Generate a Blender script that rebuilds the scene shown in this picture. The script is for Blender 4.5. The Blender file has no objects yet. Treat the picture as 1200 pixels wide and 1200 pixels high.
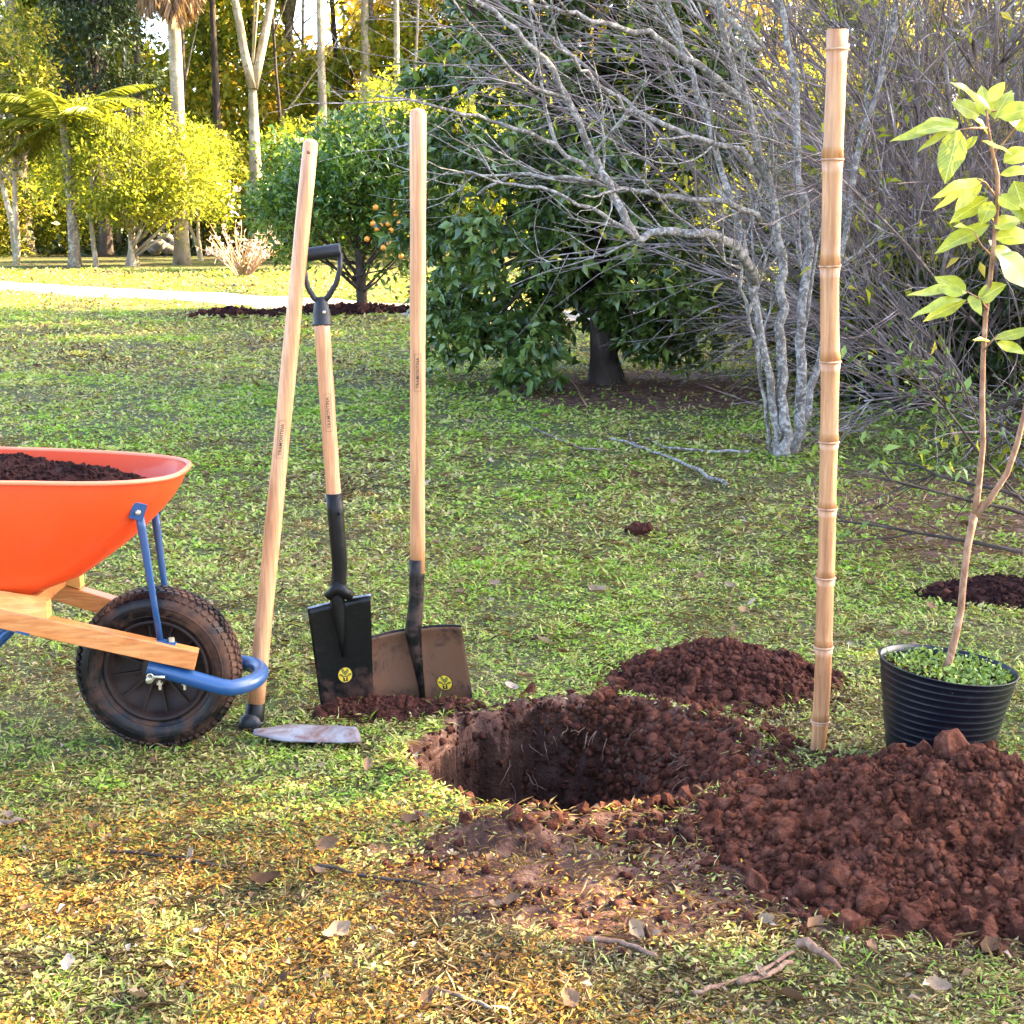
import bpy, math, random
import numpy as np
from mathutils import Vector, Matrix
R = math.radians
random.seed(7); rng = np.random.default_rng(11)
SC = bpy.context.scene
C = SC.collection

# ------------------------------------------------------------------ camera, sky, sun, exposure
FPX, PITCH, CAMH = 1830.0, R(11.4), 1.22
cam = bpy.data.cameras.new('camera'); camo = bpy.data.objects.new('camera', cam); C.objects.link(camo)
camo.location = (0, 0, CAMH); camo.rotation_euler = (R(90) - PITCH, 0, 0)
cam.sensor_width = 36; cam.lens = 36 * FPX / 1200; cam.clip_end = 2000; cam.clip_start = 0.05
SC.camera = camo
SUN_EL, SUN_AZ = R(35), R(14)          # azimuth measured from +X towards +Y
SUNV = np.array([math.cos(SUN_EL) * math.cos(SUN_AZ), math.cos(SUN_EL) * math.sin(SUN_AZ), math.sin(SUN_EL)])
w = bpy.data.worlds.new('World'); SC.world = w; w.use_nodes = True
wn = w.node_tree.nodes; wn.clear()
sky = wn.new('ShaderNodeTexSky'); sky.sky_type = 'NISHITA'; sky.sun_disc = False
sky.sun_elevation = SUN_EL; sky.sun_rotation = R(90) - SUN_AZ; sky.dust_density = 2.0; sky.air_density = 0.7; sky.ozone_density = 0.3
bg = wn.new('ShaderNodeBackground'); bg.inputs[1].default_value = 0.15
wo = wn.new('ShaderNodeOutputWorld')
w.node_tree.links.new(sky.outputs[0], bg.inputs[0]); w.node_tree.links.new(bg.outputs[0], wo.inputs[0])
sl = bpy.data.lights.new('sun', 'SUN'); sl.energy = 5.0; sl.angle = R(0.53); sl.color = (1.0, 0.80, 0.48)
so = bpy.data.objects.new('sun', sl); C.objects.link(so); so.location = (6, 3, 8)
so.rotation_euler = Vector(SUNV).to_track_quat('Z', 'Y').to_euler()
vs = SC.view_settings; vs.view_transform = 'Standard'; vs.look = 'None'; vs.exposure = 3.5; vs.gamma = 1.0; vs.use_curve_mapping = False
SC.cycles.max_bounces = 6; SC.cycles.transparent_max_bounces = 8

# ------------------------------------------------------------------ pixel -> place (distances of the real place read off the photograph)
def ray(px, py):
    cx = (px - 600) / FPX; cy = -(py - 600) / FPX
    return np.array([cx, math.cos(PITCH) + cy * math.sin(PITCH), -math.sin(PITCH) + cy * math.cos(PITCH)])
def at(px, py, z=0.0):
    d = ray(px, py); t = (z - CAMH) / d[2]; return np.array([d[0] * t, d[1] * t, z])
def aty(px, py, Y):
    d = ray(px, py); t = Y / d[1]; return np.array([d[0] * t, Y, CAMH + d[2] * t])

# ------------------------------------------------------------------ noise in numpy
def _h(ix, iy, s):
    n = (ix.astype(np.int64) * 374761393 + iy.astype(np.int64) * 668265263 + s * 974634777) & 0xffffffff
    n = ((n ^ (n >> 13)) * 1274126177) & 0xffffffff
    return ((n ^ (n >> 16)) & 0xffff) / 65535.0
def vnoise(x, y, s=0):
    x = np.asarray(x, float); y = np.asarray(y, float)
    ix = np.floor(x); iy = np.floor(y); fx = x - ix; fy = y - iy
    fx = fx * fx * (3 - 2 * fx); fy = fy * fy * (3 - 2 * fy)
    a = _h(ix, iy, s); b = _h(ix + 1, iy, s); c = _h(ix, iy + 1, s); d = _h(ix + 1, iy + 1, s)
    return (a * (1 - fx) + b * fx) * (1 - fy) + (c * (1 - fx) + d * fx) * fy
def fbm(x, y, s=0, o=4):
    v = 0; a = 0.5; f = 1.0
    for i in range(o):
        v = v + a * vnoise(np.asarray(x) * f + 13.7 * i, np.asarray(y) * f - 7.3 * i, s + i); a *= 0.5; f *= 2.03
    return v / (1 - 0.5 ** o)
def sstep(a, b, x):
    t = np.clip((x - a) / (b - a), 0, 1); return t * t * (3 - 2 * t)

# ------------------------------------------------------------------ mesh helpers
class MB:
    def __init__(s): s.v = []; s.f = []; s.m = []
    def add(s, V, Fc, m=0):
        o = len(s.v); s.v.extend([tuple(map(float, p)) for p in V])
        for f in Fc: s.f.append(tuple(i + o for i in f)); s.m.append(m)
    def tube(s, pts, rad, n=8, cap=True, m=0, flat=1.0, up=None):
        V, Fc = tube_arr(pts, rad, n, cap, flat, up); s.add(V, Fc, m)
    def box(s, c, size, rot=None, m=0, bev=0.0):
        hx, hy, hz = [q / 2 for q in size]
        if bev <= 0:
            V = [Vector((x * hx, y * hy, z * hz)) for x in (-1, 1) for y in (-1, 1) for z in (-1, 1)]
            Fc = [(0, 1, 3, 2), (4, 6, 7, 5), (0, 4, 5, 1), (2, 3, 7, 6), (0, 2, 6, 4), (1, 5, 7, 3)]
        else:
            bm_ = __import__('bmesh').new(); import bmesh
            bmesh.ops.create_cube(bm_, size=2)
            for v in bm_.verts: v.co = Vector((v.co.x * hx, v.co.y * hy, v.co.z * hz))
            bmesh.ops.bevel(bm_, geom=bm_.edges[:], offset=bev, segments=2, affect='EDGES', profile=0.6)
            bm_.verts.ensure_lookup_table(); V = [v.co.copy() for v in bm_.verts]
            Fc = [tuple(v.index for v in f.verts) for f in bm_.faces]; bm_.free()
        if rot is not None: V = [rot @ v for v in V]
        s.add([v + Vector(c) for v in V], Fc, m)
    def build(s, name, mats, parent=None, smooth=True):
        return mesh_obj(name, s.v, s.f, mats, parent, smooth, s.m)
def tube_arr(pts, rad, n=8, cap=True, flat=1.0, up=None):
    P = [Vector(p) for p in pts]; k = len(P)
    if not hasattr(rad, '__len__'): rad = [rad] * k
    V = []; Fc = []; u = None
    for i in range(k):
        t = (P[min(i + 1, k - 1)] - P[max(i - 1, 0)]); t = t.normalized() if t.length > 1e-9 else Vector((0, 0, 1))
        if u is None:
            a = Vector(up) if up is not None else (Vector((0, 0, 1)) if abs(t.z) < 0.9 else Vector((1, 0, 0)))
            u = (a - t * a.dot(t)).normalized()
        else:
            u = (u - t * u.dot(t)); u = u.normalized() if u.length > 1e-6 else Vector((1, 0, 0))
        b = t.cross(u)
        for j in range(n):
            a = 2 * math.pi * j / n
            V.append(P[i] + (u * math.cos(a) * flat + b * math.sin(a)) * rad[i])
    for i in range(k - 1):
        for j in range(n):
            j2 = (j + 1) % n
            Fc.append((i * n + j, i * n + j2, (i + 1) * n + j2, (i + 1) * n + j))
    if cap: Fc.append(tuple(range(n - 1, -1, -1))); Fc.append(tuple((k - 1) * n + j for j in range(n)))
    return V, Fc
def mesh_data(name, V, Fc, mats, smooth=True, midx=None):
    me = bpy.data.meshes.new(name); me.from_pydata([tuple(v) for v in V], [], [tuple(f) for f in Fc])
    if not isinstance(mats, (list, tuple)): mats = [mats]
    for m in mats: me.materials.append(m)
    if midx is not None and len(mats) > 1: me.polygons.foreach_set('material_index', midx)
    if smooth: me.polygons.foreach_set('use_smooth', [True] * len(me.polygons))
    me.update(); return me
def link(name, me, parent=None, loc=None, kind=None):
    o = bpy.data.objects.new(name, me); C.objects.link(o)
    if parent is not None: o.parent = parent
    if loc is not None: o.location = loc
    if kind: o['kind'] = kind
    return o
def mesh_obj(name, V, Fc, mats, parent=None, smooth=True, midx=None, kind=None):
    return link(name, mesh_data(name, V, Fc, mats, smooth, midx), parent, kind=kind)
def np_mesh(name, V, tri, mat, parent=None, rnd=None, attrs=None, smooth=False, kind=None, quads=False):
    """V (N,3), tri (M,3|4) int arrays"""
    me = bpy.data.meshes.new(name); V = np.asarray(V, np.float32); tri = np.asarray(tri, np.int32); k = tri.shape[1]
    me.vertices.add(len(V)); me.vertices.foreach_set('co', V.ravel())
    me.loops.add(tri.size); me.loops.foreach_set('vertex_index', tri.ravel())
    me.polygons.add(len(tri)); me.polygons.foreach_set('loop_start', np.arange(0, tri.size, k, dtype=np.int32))
    me.polygons.foreach_set('loop_total', np.full(len(tri), k, np.int32))
    if smooth: me.polygons.foreach_set('use_smooth', np.ones(len(tri), bool))
    me.materials.append(mat)
    for nm, arr in ([('rnd', rnd)] if rnd is not None else []) + list((attrs or {}).items()):
        a = me.attributes.new(nm, 'FLOAT', 'POINT'); a.data.foreach_set('value', np.asarray(arr, np.float32))
    me.update(); me.validate()
    return link(name, me, parent, kind=kind)
def tag(o, label=None, cat=None, group=None, kind=None):
    if label: o['label'] = label
    if cat: o['category'] = cat
    if group: o['group'] = group
    if kind: o['kind'] = kind
    return o
def thing(name, label, cat, loc=(0, 0, 0), group=None, rz=0):
    o = bpy.data.objects.new(name, None); C.objects.link(o); o.location = loc; o.rotation_euler.z = rz
    o.empty_display_size = 0.1
    return tag(o, label, cat, group)
def world_parent(child, parent):   # child built in world coordinates, parent an unrotated empty
    child.parent = parent; child.location = -Vector(parent.location)
    return child

# ------------------------------------------------------------------ materials
class NT:
    def __init__(s, name):
        s.mat = bpy.data.materials.new(name); s.mat.use_nodes = True; s.t = s.mat.node_tree; s.t.nodes.clear()
        s.out = s.t.nodes.new('ShaderNodeOutputMaterial')
    def n(s, typ, **kw):
        x = s.t.nodes.new(typ)
        for k, v in kw.items():
            if k.startswith('i_'): x.inputs[int(k[2:]) if k[2:].isdigit() else k[2:]].default_value = v
            else: setattr(x, k, v)
        return x
    def l(s, a, b): s.t.links.new(a, b)
    def noise(s, scale, detail=4, rough=0.6, coord=None, dist=0.0):
        x = s.n('ShaderNodeTexNoise'); x.inputs['Scale'].default_value = scale; x.inputs['Detail'].default_value = detail
        x.inputs['Roughness'].default_value = rough; x.inputs['Distortion'].default_value = dist
        if coord is not None: s.l(coord, x.inputs['Vector'])
        return x.outputs[0]
    def ramp(s, fac, stops):
        r = s.n('ShaderNodeValToRGB'); e = r.color_ramp.elements
        while len(e) > 1: e.remove(e[0])
        e[0].position = stops[0][0]; e[0].color = (*stops[0][1], 1)
        for p, c in stops[1:]:
            q = e.new(p); q.color = (*c, 1)
        s.l(fac, r.inputs[0]); return r.outputs[0]
    def mix(s, fac, a, b, mode='MIX'):
        m = s.n('ShaderNodeMix', data_type='RGBA', blend_type=mode)
        for sock, v in ((m.inputs[0], fac), (m.inputs[6], a), (m.inputs[7], b)):
            if isinstance(v, bpy.types.NodeSocket): s.l(v, sock)
            elif isinstance(v, (int, float)): sock.default_value = v
            else: sock.default_value = (*v, 1)
        return m.outputs[2]
    def math(s, op, a, b=0.0):
        m = s.n('ShaderNodeMath', operation=op)
        for i, v in enumerate((a, b)):
            if isinstance(v, bpy.types.NodeSocket): s.l(v, m.inputs[i])
            else: m.inputs[i].default_value = v
        return m.outputs[0]
    def obj(s): return s.n('ShaderNodeTexCoord').outputs['Object']
    def pos(s): return s.n('ShaderNodeNewGeometry').outputs['Position']
    def attr(s, nm): return s.n('ShaderNodeAttribute', attribute_name=nm).outputs['Fac']
    def scale(s, vec, v):
        m = s.n('ShaderNodeMapping'); s.l(vec, m.inputs[0]); m.inputs['Scale'].default_value = v; return m.outputs[0]
    def bump(s, h, strength=0.5, dist=0.01):
        b = s.n('ShaderNodeBump'); b.inputs['Strength'].default_value = strength; b.inputs['Distance'].default_value = dist
        s.l(h, b.inputs['Height']); return b.outputs[0]
    def princ(s, col, rough=0.6, metal=0.0, spec=0.5, normal=None, coat=0.0):
        p = s.n('ShaderNodeBsdfPrincipled')
        for k, v in (('Base Color', col), ('Roughness', rough), ('Metallic', metal), ('Specular IOR Level', spec), ('Coat Weight', coat)):
            if isinstance(v, bpy.types.NodeSocket): s.l(v, p.inputs[k])
            elif isinstance(v, (int, float)): p.inputs[k].default_value = v
            else: p.inputs[k].default_value = (*v, 1)
        if normal is not None: s.l(normal, p.inputs['Normal'])
        return p.outputs[0]
    def done(s, sh): s.l(sh, s.out.inputs[0]); return s.mat

def leaf_mat(name, stops, rough=0.5, spec=0.4, trans=0.35, tcol=1.4, noise_scale=None):
    t = NT(name); a = t.attr('rnd'); col = t.ramp(a, stops)
    if noise_scale:
        nz = t.noise(noise_scale, 3, 0.6, t.pos()); col = t.mix(1.0, col, t.ramp(nz, [(0.3, (0.7, 0.7, 0.7)), (0.7, (1.25, 1.2, 1.1))]), 'MULTIPLY')
    if name == 'sapling_leaves':   # midrib and side veins across each leaf (leaf's own coordinates)
        sx = t.n('ShaderNodeSeparateXYZ'); t.l(t.obj(), sx.inputs[0]); ax = t.math('ABSOLUTE', sx.outputs[0])
        v = t.math('SINE', t.math('MULTIPLY', t.math('SUBTRACT', sx.outputs[1], t.math('MULTIPLY', ax, 0.9)), 62.0)); v = t.math('GREATER_THAN', v, 0.88)
        v = t.math('MAXIMUM', t.math('MULTIPLY', v, .45), t.math('LESS_THAN', ax, 0.014)); col = t.mix(t.math('MULTIPLY', v, .6), col, (0.55, 0.55, 0.22))
        col = t.mix(t.ramp(t.noise(14, 5, .8, t.obj()), [(.62, (0, 0, 0)), (.72, (.5, .5, .5))]), col, (0.25, 0.17, 0.04))
    p = t.princ(col, rough, 0, spec)
    tr = t.n('ShaderNodeBsdfTranslucent'); tc = t.mix(1.0, col, (tcol, tcol * 0.95, tcol * 0.5), 'MULTIPLY'); t.l(tc, tr.inputs[0])
    m = t.n('ShaderNodeMixShader'); m.inputs[0].default_value = trans; t.l(p, m.inputs[1]); t.l(tr.outputs[0], m.inputs[2])
    return t.done(m.outputs[0])
def bark_mat(name, c1, c2, c3=None, scale=6, bump=0.6, stretch=0.25, patch=None):
    t = NT(name); co = t.scale(t.pos(), (1, 1, stretch)); nz = t.noise(scale, 6, 0.65, co, 0.5)
    col = t.ramp(nz, [(0.3, c1), (0.55, c2)] + ([(0.72, c3)] if c3 else []))
    if patch:
        n2 = t.noise(2.2 * scale, 5, 0.7, t.pos()); col = t.mix(t.ramp(n2, [(0.5, (0, 0, 0)), (0.58, (1, 1, 1))]), col, patch)
    return t.done(t.princ(col, 0.85, 0, 0.2, t.bump(nz, bump, 0.03)))
def simple_mat(name, c1, c2, scale=8, rough=0.6, metal=0.0, spec=0.5, bump=0.0, bscale=None, coat=0.0, lo=0.35, hi=0.65):
    t = NT(name); co = t.obj(); nz = t.noise(scale, 6, 0.65, co)
    col = t.ramp(nz, [(lo, c1), (hi, c2)]); nr = None
    if bump: nr = t.bump(t.noise(bscale or scale * 4, 5, 0.7, co), bump, 0.004)
    rr = t.n('ShaderNodeMapRange'); t.l(nz, rr.inputs[0]); rr.inputs[3].default_value = rough * 0.8; rr.inputs[4].default_value = min(1, rough * 1.25)
    return t.done(t.princ(col, rr.outputs[0], metal, spec, nr, coat))

def soil_mat(name, dark, mid, light, scale=30, amt=1.0):
    t = NT(name); co = t.pos()
    n1 = t.noise(scale, 8, 0.72, co, 0.3); n2 = t.noise(scale * 6, 5, 0.8, co); n3 = t.noise(5, 3, 0.5, co)
    col = t.ramp(n1, [(0.32, dark), (0.5, mid), (0.72, light)])
    col = t.mix(t.math('MULTIPLY', n2, 0.5), col, dark)
    col = t.mix(1.0, col, t.ramp(n3, [(0.35, (0.8, 0.78, 0.8)), (0.65, (1.15, 1.1, 1.05))]), 'MULTIPLY')
    h = t.math('ADD', n1, t.math('MULTIPLY', n2, 0.8))
    return t.done(t.princ(col, 0.95, 0, 0.1, t.bump(h, 1.0 * amt, 0.022)))
M_soil = soil_mat('red_soil', (0.030, 0.008, 0.004), (0.185, 0.062, 0.036), (0.37, 0.160, 0.105))
M_soil2 = soil_mat('dark_red_soil', (0.028, 0.009, 0.006), (0.13, 0.045, 0.030), (0.27, 0.115, 0.082))
M_humus = soil_mat('dark_humus', (0.015, 0.006, 0.006), (0.05, 0.018, 0.015), (0.11, 0.045, 0.035))

def ground_mat():
    t = NT('lawn_ground'); co = t.pos(); d = t.attr('dirt')  # dirt mask; values above 1.25 mark the painted pit shade
    n1 = t.noise(26, 8, 0.75, co, 0.4); n2 = t.noise(1.1, 4, 0.6, co); n3 = t.noise(120, 4, 0.7, co)
    base = t.ramp(n1, [(0.3, (0.022, 0.020, 0.008)), (0.45, (0.09, 0.075, 0.028)), (0.56, (0.20, 0.17, 0.07)), (0.7, (0.32, 0.25, 0.13))])
    green = t.ramp(n1, [(0.3, (0.018, 0.03, 0.006)), (0.5, (0.065, 0.10, 0.02)), (0.7, (0.16, 0.19, 0.05))])
    base = t.mix(t.ramp(n2, [(0.38, (0, 0, 0)), (0.62, (0.85, 0.85, 0.85))]), base, green)
    base = t.mix(t.math('MULTIPLY', n3, 0.35), base, (0.03, 0.02, 0.012))
    wet = t.ramp(t.noise(18, 6, 0.7, co, 0.8), [(0.3, (0.02, 0.008, 0.005)), (0.5, (0.12, 0.052, 0.034)), (0.7, (0.30, 0.17, 0.12))])
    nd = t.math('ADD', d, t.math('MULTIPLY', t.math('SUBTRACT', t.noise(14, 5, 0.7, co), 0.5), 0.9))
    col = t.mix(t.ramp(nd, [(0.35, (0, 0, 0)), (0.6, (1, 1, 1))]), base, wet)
    col = t.mix(t.ramp(d, [(1.2, (0, 0, 0)), (1.5, (1, 1, 1))]) if False else t.math('MULTIPLY', t.math('GREATER_THAN', d, 1.25), .78), col, (0.030, 0.011, 0.006))  # pit shade painted into the soil colour on the hole's left side
    h = t.math('ADD', n1, t.math('MULTIPLY', n3, 0.4))
    return t.done(t.princ(col, 0.85, 0, 0.2, t.bump(h, 1.0, 0.03)))
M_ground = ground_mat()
M_road = simple_mat('pale_dirt_road', (0.17, 0.135, 0.10), (0.34, 0.28, 0.23), 3, 0.95, bump=0.5, bscale=40)
M_grass = leaf_mat('grass_leaves', [(0.0, (0.055, 0.028, 0.012)), (0.12, (0.20, 0.12, 0.045)), (0.27, (0.40, 0.33, 0.14)), (0.42, (0.40, 0.40, 0.12)), (0.55, (0.28, 0.35, 0.055)), (0.8, (0.17, 0.29, 0.02)), (1.0, (0.27, 0.42, 0.04))], 0.55, 0.35, 0.3, 1.3)
M_straw = leaf_mat('dead_grass', [(0.0, (0.07, 0.045, 0.02)), (0.5, (0.22, 0.145, 0.06)), (1.0, (0.36, 0.27, 0.13))], 0.7, 0.2, 0.2, 1.2)
M_litter = leaf_mat('leaf_litter', [(0.0, (0.05, 0.026, 0.014)), (0.5, (0.17, 0.10, 0.058)), (0.85, (0.25, 0.175, 0.115)), (1.0, (0.36, 0.29, 0.22))], 0.85, 0.1, 0.15, 1.2)
M_citrus = leaf_mat('citrus_leaves', [(0.0, (0.014, 0.030, 0.005)), (0.45, (0.060, 0.105, 0.018)), (0.8, (0.15, 0.21, 0.04)), (1.0, (0.24, 0.29, 0.06))], 0.32, 0.6, 0.22, 1.5)
M_citrus2 = leaf_mat('fruit_tree_leaves', [(0.0, (0.016, 0.038, 0.006)), (0.5, (0.06, 0.13, 0.018)), (1.0, (0.22, 0.30, 0.04))], 0.4, 0.5, 0.3, 1.5)
M_yellow = leaf_mat('yellow_green_leaves', [(0.0, (0.05, 0.075, 0.010)), (0.4, (0.16, 0.19, 0.022)), (0.8, (0.30, 0.30, 0.035)), (1.0, (0.46, 0.36, 0.06))], 0.55, 0.3, 0.58, 1.8)
M_mid = leaf_mat('woodland_leaves', [(0.0, (0.022, 0.04, 0.008)), (0.4, (0.085, 0.12, 0.02)), (0.7, (0.30, 0.27, 0.038)), (1.0, (0.52, 0.38, 0.09))], 0.55, 0.3, 0.55, 1.9)
M_dark = leaf_mat('dark_evergreen_leaves', [(0.0, (0.012, 0.022, 0.008)), (0.6, (0.03, 0.05, 0.014)), (1.0, (0.09, 0.12, 0.03))], 0.5, 0.4, 0.25, 1.4)
M_sapleaf = leaf_mat('sapling_leaves', [(0.0, (0.22, 0.27, 0.02)), (0.5, (0.33, 0.37, 0.035)), (1.0, (0.38, 0.42, 0.06))], 0.35, 0.5, 0.40, 1.2, 45)
M_weed = leaf_mat('weed_leaves', [(0.0, (0.07, 0.13, 0.02)), (1.0, (0.22, 0.30, 0.06))], 0.5, 0.4, 0.3, 1.4)
M_frond = leaf_mat('palm_leaves', [(0.0, (0.12, 0.16, 0.018)), (1.0, (0.32, 0.32, 0.04))], 0.45, 0.4, 0.35, 1.4)
M_drypalm = leaf_mat('dead_palm_leaves', [(0.0, (0.16, 0.09, 0.05)), (1.0, (0.38, 0.25, 0.14))], 0.8, 0.2, 0.2, 1.2)
M_blossom = leaf_mat('pale_blossom', [(0.0, (0.5, 0.35, 0.36)), (1.0, (0.75, 0.62, 0.62))], 0.7, 0.2, 0.3, 1.0)
M_barkpale = bark_mat('pale_bark', (0.12, 0.08, 0.05), (0.36, 0.28, 0.20), (0.54, 0.46, 0.35), 5, patch=(0.20, 0.18, 0.09))
M_barkbrown = bark_mat('brown_bark', (0.07, 0.045, 0.03), (0.17, 0.12, 0.085), (0.27, 0.2, 0.15), 7, patch=(0.28, 0.27, 0.18))
M_barkdark = bark_mat('dark_bark', (0.02, 0.014, 0.01), (0.06, 0.042, 0.032), (0.11, 0.085, 0.065), 12)
M_bare = bark_mat('lichen_grey_bark', (0.06, 0.048, 0.042), (0.17, 0.14, 0.12), (0.34, 0.305, 0.27), 22, 0.5, 0.6, patch=(0.33, 0.30, 0.26))
M_twig = bark_mat('purple_grey_twigs', (0.04, 0.025, 0.02), (0.22, 0.165, 0.15), (0.52, 0.46, 0.44), 5, 0.2, 0.6)
M_sapbark = bark_mat('sapling_bark', (0.14, 0.06, 0.03), (0.30, 0.16, 0.09), (0.42, 0.27, 0.17), 60, 0.3, 0.5)
M_rock = bark_mat('grey_rock', (0.06, 0.05, 0.045), (0.18, 0.16, 0.14), (0.3, 0.28, 0.25), 6, 0.8, 1.0)
M_fruit = simple_mat('orange_fruit', (0.62, 0.2, 0.02), (0.75, 0.3, 0.03), 20, 0.4)

def wood_mat(name, c1, c2, c3, axis_scale=(60, 60, 2.5), rough=0.42, coat=0.15):
    t = NT(name); co = t.scale(t.obj(), axis_scale); n1 = t.noise(1.0, 5, 0.6, co, 0.6)
    n2 = t.noise(9, 3, 0.5, t.obj()); n3 = t.noise(90, 4, 0.7, t.obj())
    col = t.ramp(n1, [(0.3, c1), (0.5, c2), (0.7, c3)])
    col = t.mix(1.0, col, t.ramp(n2, [(0.35, (0.88, 0.86, 0.84)), (0.65, (1.08, 1.06, 1.04))]), 'MULTIPLY')
    n5 = t.noise(1.0, 3, .5, t.scale(t.obj(), tuple(q * 3.2 for q in axis_scale)), .3); col = t.mix(1.0, col, t.ramp(n5, [(.35, (.78, .74, .70)), (.6, (1.05, 1.04, 1.03))]), 'MULTIPLY')
    col = t.mix(t.ramp(n3, [(0.62, (0, 0, 0)), (0.74, (0.5, 0.5, 0.5))]), col, (c1[0] * .5, c1[1] * .45, c1[2] * .4))
    return t.done(t.princ(col, rough, 0, 0.4, t.bump(n1, 0.15, 0.002), coat))
M_handle = wood_mat('pale_turned_wood', (0.38, 0.165, 0.07), (0.50, 0.245, 0.115), (0.58, 0.32, 0.165))
M_rail = wood_mat('orange_varnished_wood', (0.40, 0.13, 0.030), (0.50, 0.19, 0.055), (0.56, 0.25, 0.09), (3.0, 50, 50))
M_bamboo = wood_mat('dried_bamboo', (0.31, 0.125, 0.05), (0.43, 0.20, 0.085), (0.52, 0.28, 0.135), (50, 50, 3.0), 0.45, 0.1)
M_node = simple_mat('bamboo_node', (0.26, 0.12, 0.06), (0.48, 0.28, 0.16), 60, 0.6)
M_black = simple_mat('black_painted_steel', (0.002, 0.002, 0.002), (0.006, 0.005, 0.005), 30, 0.42, 0.0, 0.22, 0.3)
M_plastic = simple_mat('grey_black_plastic', (0.006, 0.006, 0.008), (0.012, 0.012, 0.014), 40, 0.45, 0, 0.35, 0.1)
M_ink = simple_mat('burnt_ink', (0.02, 0.012, 0.01), (0.035, 0.022, 0.018), 60, 0.7)
M_inkborder = simple_mat('burnt_ink_border', (0.16, 0.07, 0.04), (0.22, 0.10, 0.06), 60, 0.7)
M_sticker = simple_mat('yellow_sticker', (0.66, 0.42, 0.02), (0.72, 0.48, 0.03), 50, 0.45)
M_stickergreen = simple_mat('olive_sticker_print', (0.16, 0.17, 0.02), (0.22, 0.22, 0.03), 50, 0.5)
M_zinc = simple_mat('zinc_bolt', (0.42, 0.36, 0.25), (0.6, 0.55, 0.42), 50, 0.35, 0.7)
M_rim = simple_mat('brown_plastic_rim', (0.012, 0.007, 0.006), (0.035, 0.020, 0.015), 12, 0.6, 0, 0.2, 0.2)
M_pot = None
def muddy(name, base, mud, amount, rough=0.4, scale=9, grow_down=None):
    t = NT(name); co = t.obj(); n1 = t.noise(scale, 7, 0.72, co, 0.4)
    f = n1
    if grow_down is not None:
        z0, z1 = grow_down; sx = t.n('ShaderNodeSeparateXYZ'); t.l(co, sx.inputs[0])
        mr = t.n('ShaderNodeMapRange'); t.l(sx.outputs[2], mr.inputs[0]); mr.inputs[1].default_value = z1; mr.inputs[2].default_value = z0
        f = t.math('ADD', n1, t.math('MULTIPLY', mr.outputs[0], 0.35))
    mk = t.ramp(f, [(1 - amount - 0.08, (0, 0, 0)), (1 - amount + 0.08, (1, 1, 1))])
    mc = t.ramp(t.noise(40, 5, 0.7, co), [(0.3, tuple(q * 0.6 for q in mud)), (0.7, tuple(min(1, q * 1.4) for q in mud))])
    col = t.mix(mk, base, mc)
    rr = t.math('ADD', rough, t.math('MULTIPLY', mk, 0.45))
    return t.done(t.princ(col, rr, 0, 0.25, t.bump(t.noise(70, 5, 0.7, co), 0.35, 0.003)))
M_tyre = muddy('muddy_black_tyre', (0.004, 0.0035, 0.004), (0.075, 0.034, 0.018), 0.48, 0.4, 8)
M_blade = muddy('muddy_black_blade', (0.003, 0.003, 0.003), (0.06, 0.025, 0.014), 0.30, 0.36, 12, (-0.02, 0.16))
M_shovel = muddy('worn_brown_shovel_blade', (0.15, 0.070, 0.038), (0.035, 0.017, 0.011), 0.42, 0.40, 14)
M_hoe = muddy('bare_steel_hoe', (0.17, 0.17, 0.185), (0.10, 0.04, 0.025), 0.42, 0.35, 9)
def paint(name, c, c2, rough, coat, dirt=(0.12, 0.06, 0.04), damt=0.64):
    t = NT(name); co = t.obj(); n = t.noise(7, 4, 0.6, co); col = t.mix(n, c, c2)
    n2 = t.noise(55, 6, 0.75, co); col = t.mix(t.ramp(n2, [(damt, (0, 0, 0)), (damt + 0.08, (0.55, 0.55, 0.55))]), col, dirt)
    st = t.noise(1.0, 5, .7, t.scale(co, (14, 14, 3)), .4); col = t.mix(t.ramp(st, [(.56, (0, 0, 0)), (.70, (.30, .30, .30))]), col, tuple(.5 * q + .5 * d_ for q, d_ in zip(c, dirt)))
    n4 = t.noise(160, 4, .8, co); col = t.mix(t.ramp(n4, [(.66, (0, 0, 0)), (.70, (.6, .6, .6))]), col, dirt)
    return t.done(t.princ(col, t.math('ADD', rough, t.math('MULTIPLY', st, 0.35)), 0, 0.5, t.bump(n, .12, .01), coat))
M_tub = paint('orange_tub_paint', (0.68, 0.046, 0.005), (0.62, 0.058, 0.007), 0.30, 0.2, damt=0.68)
M_lip = paint('dusty_lit_rim_paint', (0.62, 0.13, 0.05), (0.66, 0.20, 0.10), 0.4, 0.1, damt=0.66)  # pale from dust and from light put into the colour
M_blue = paint('blue_frame_paint', (0.002, 0.040, 0.125), (0.004, 0.052, 0.155), 0.28, 0.3, damt=0.66)

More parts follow.
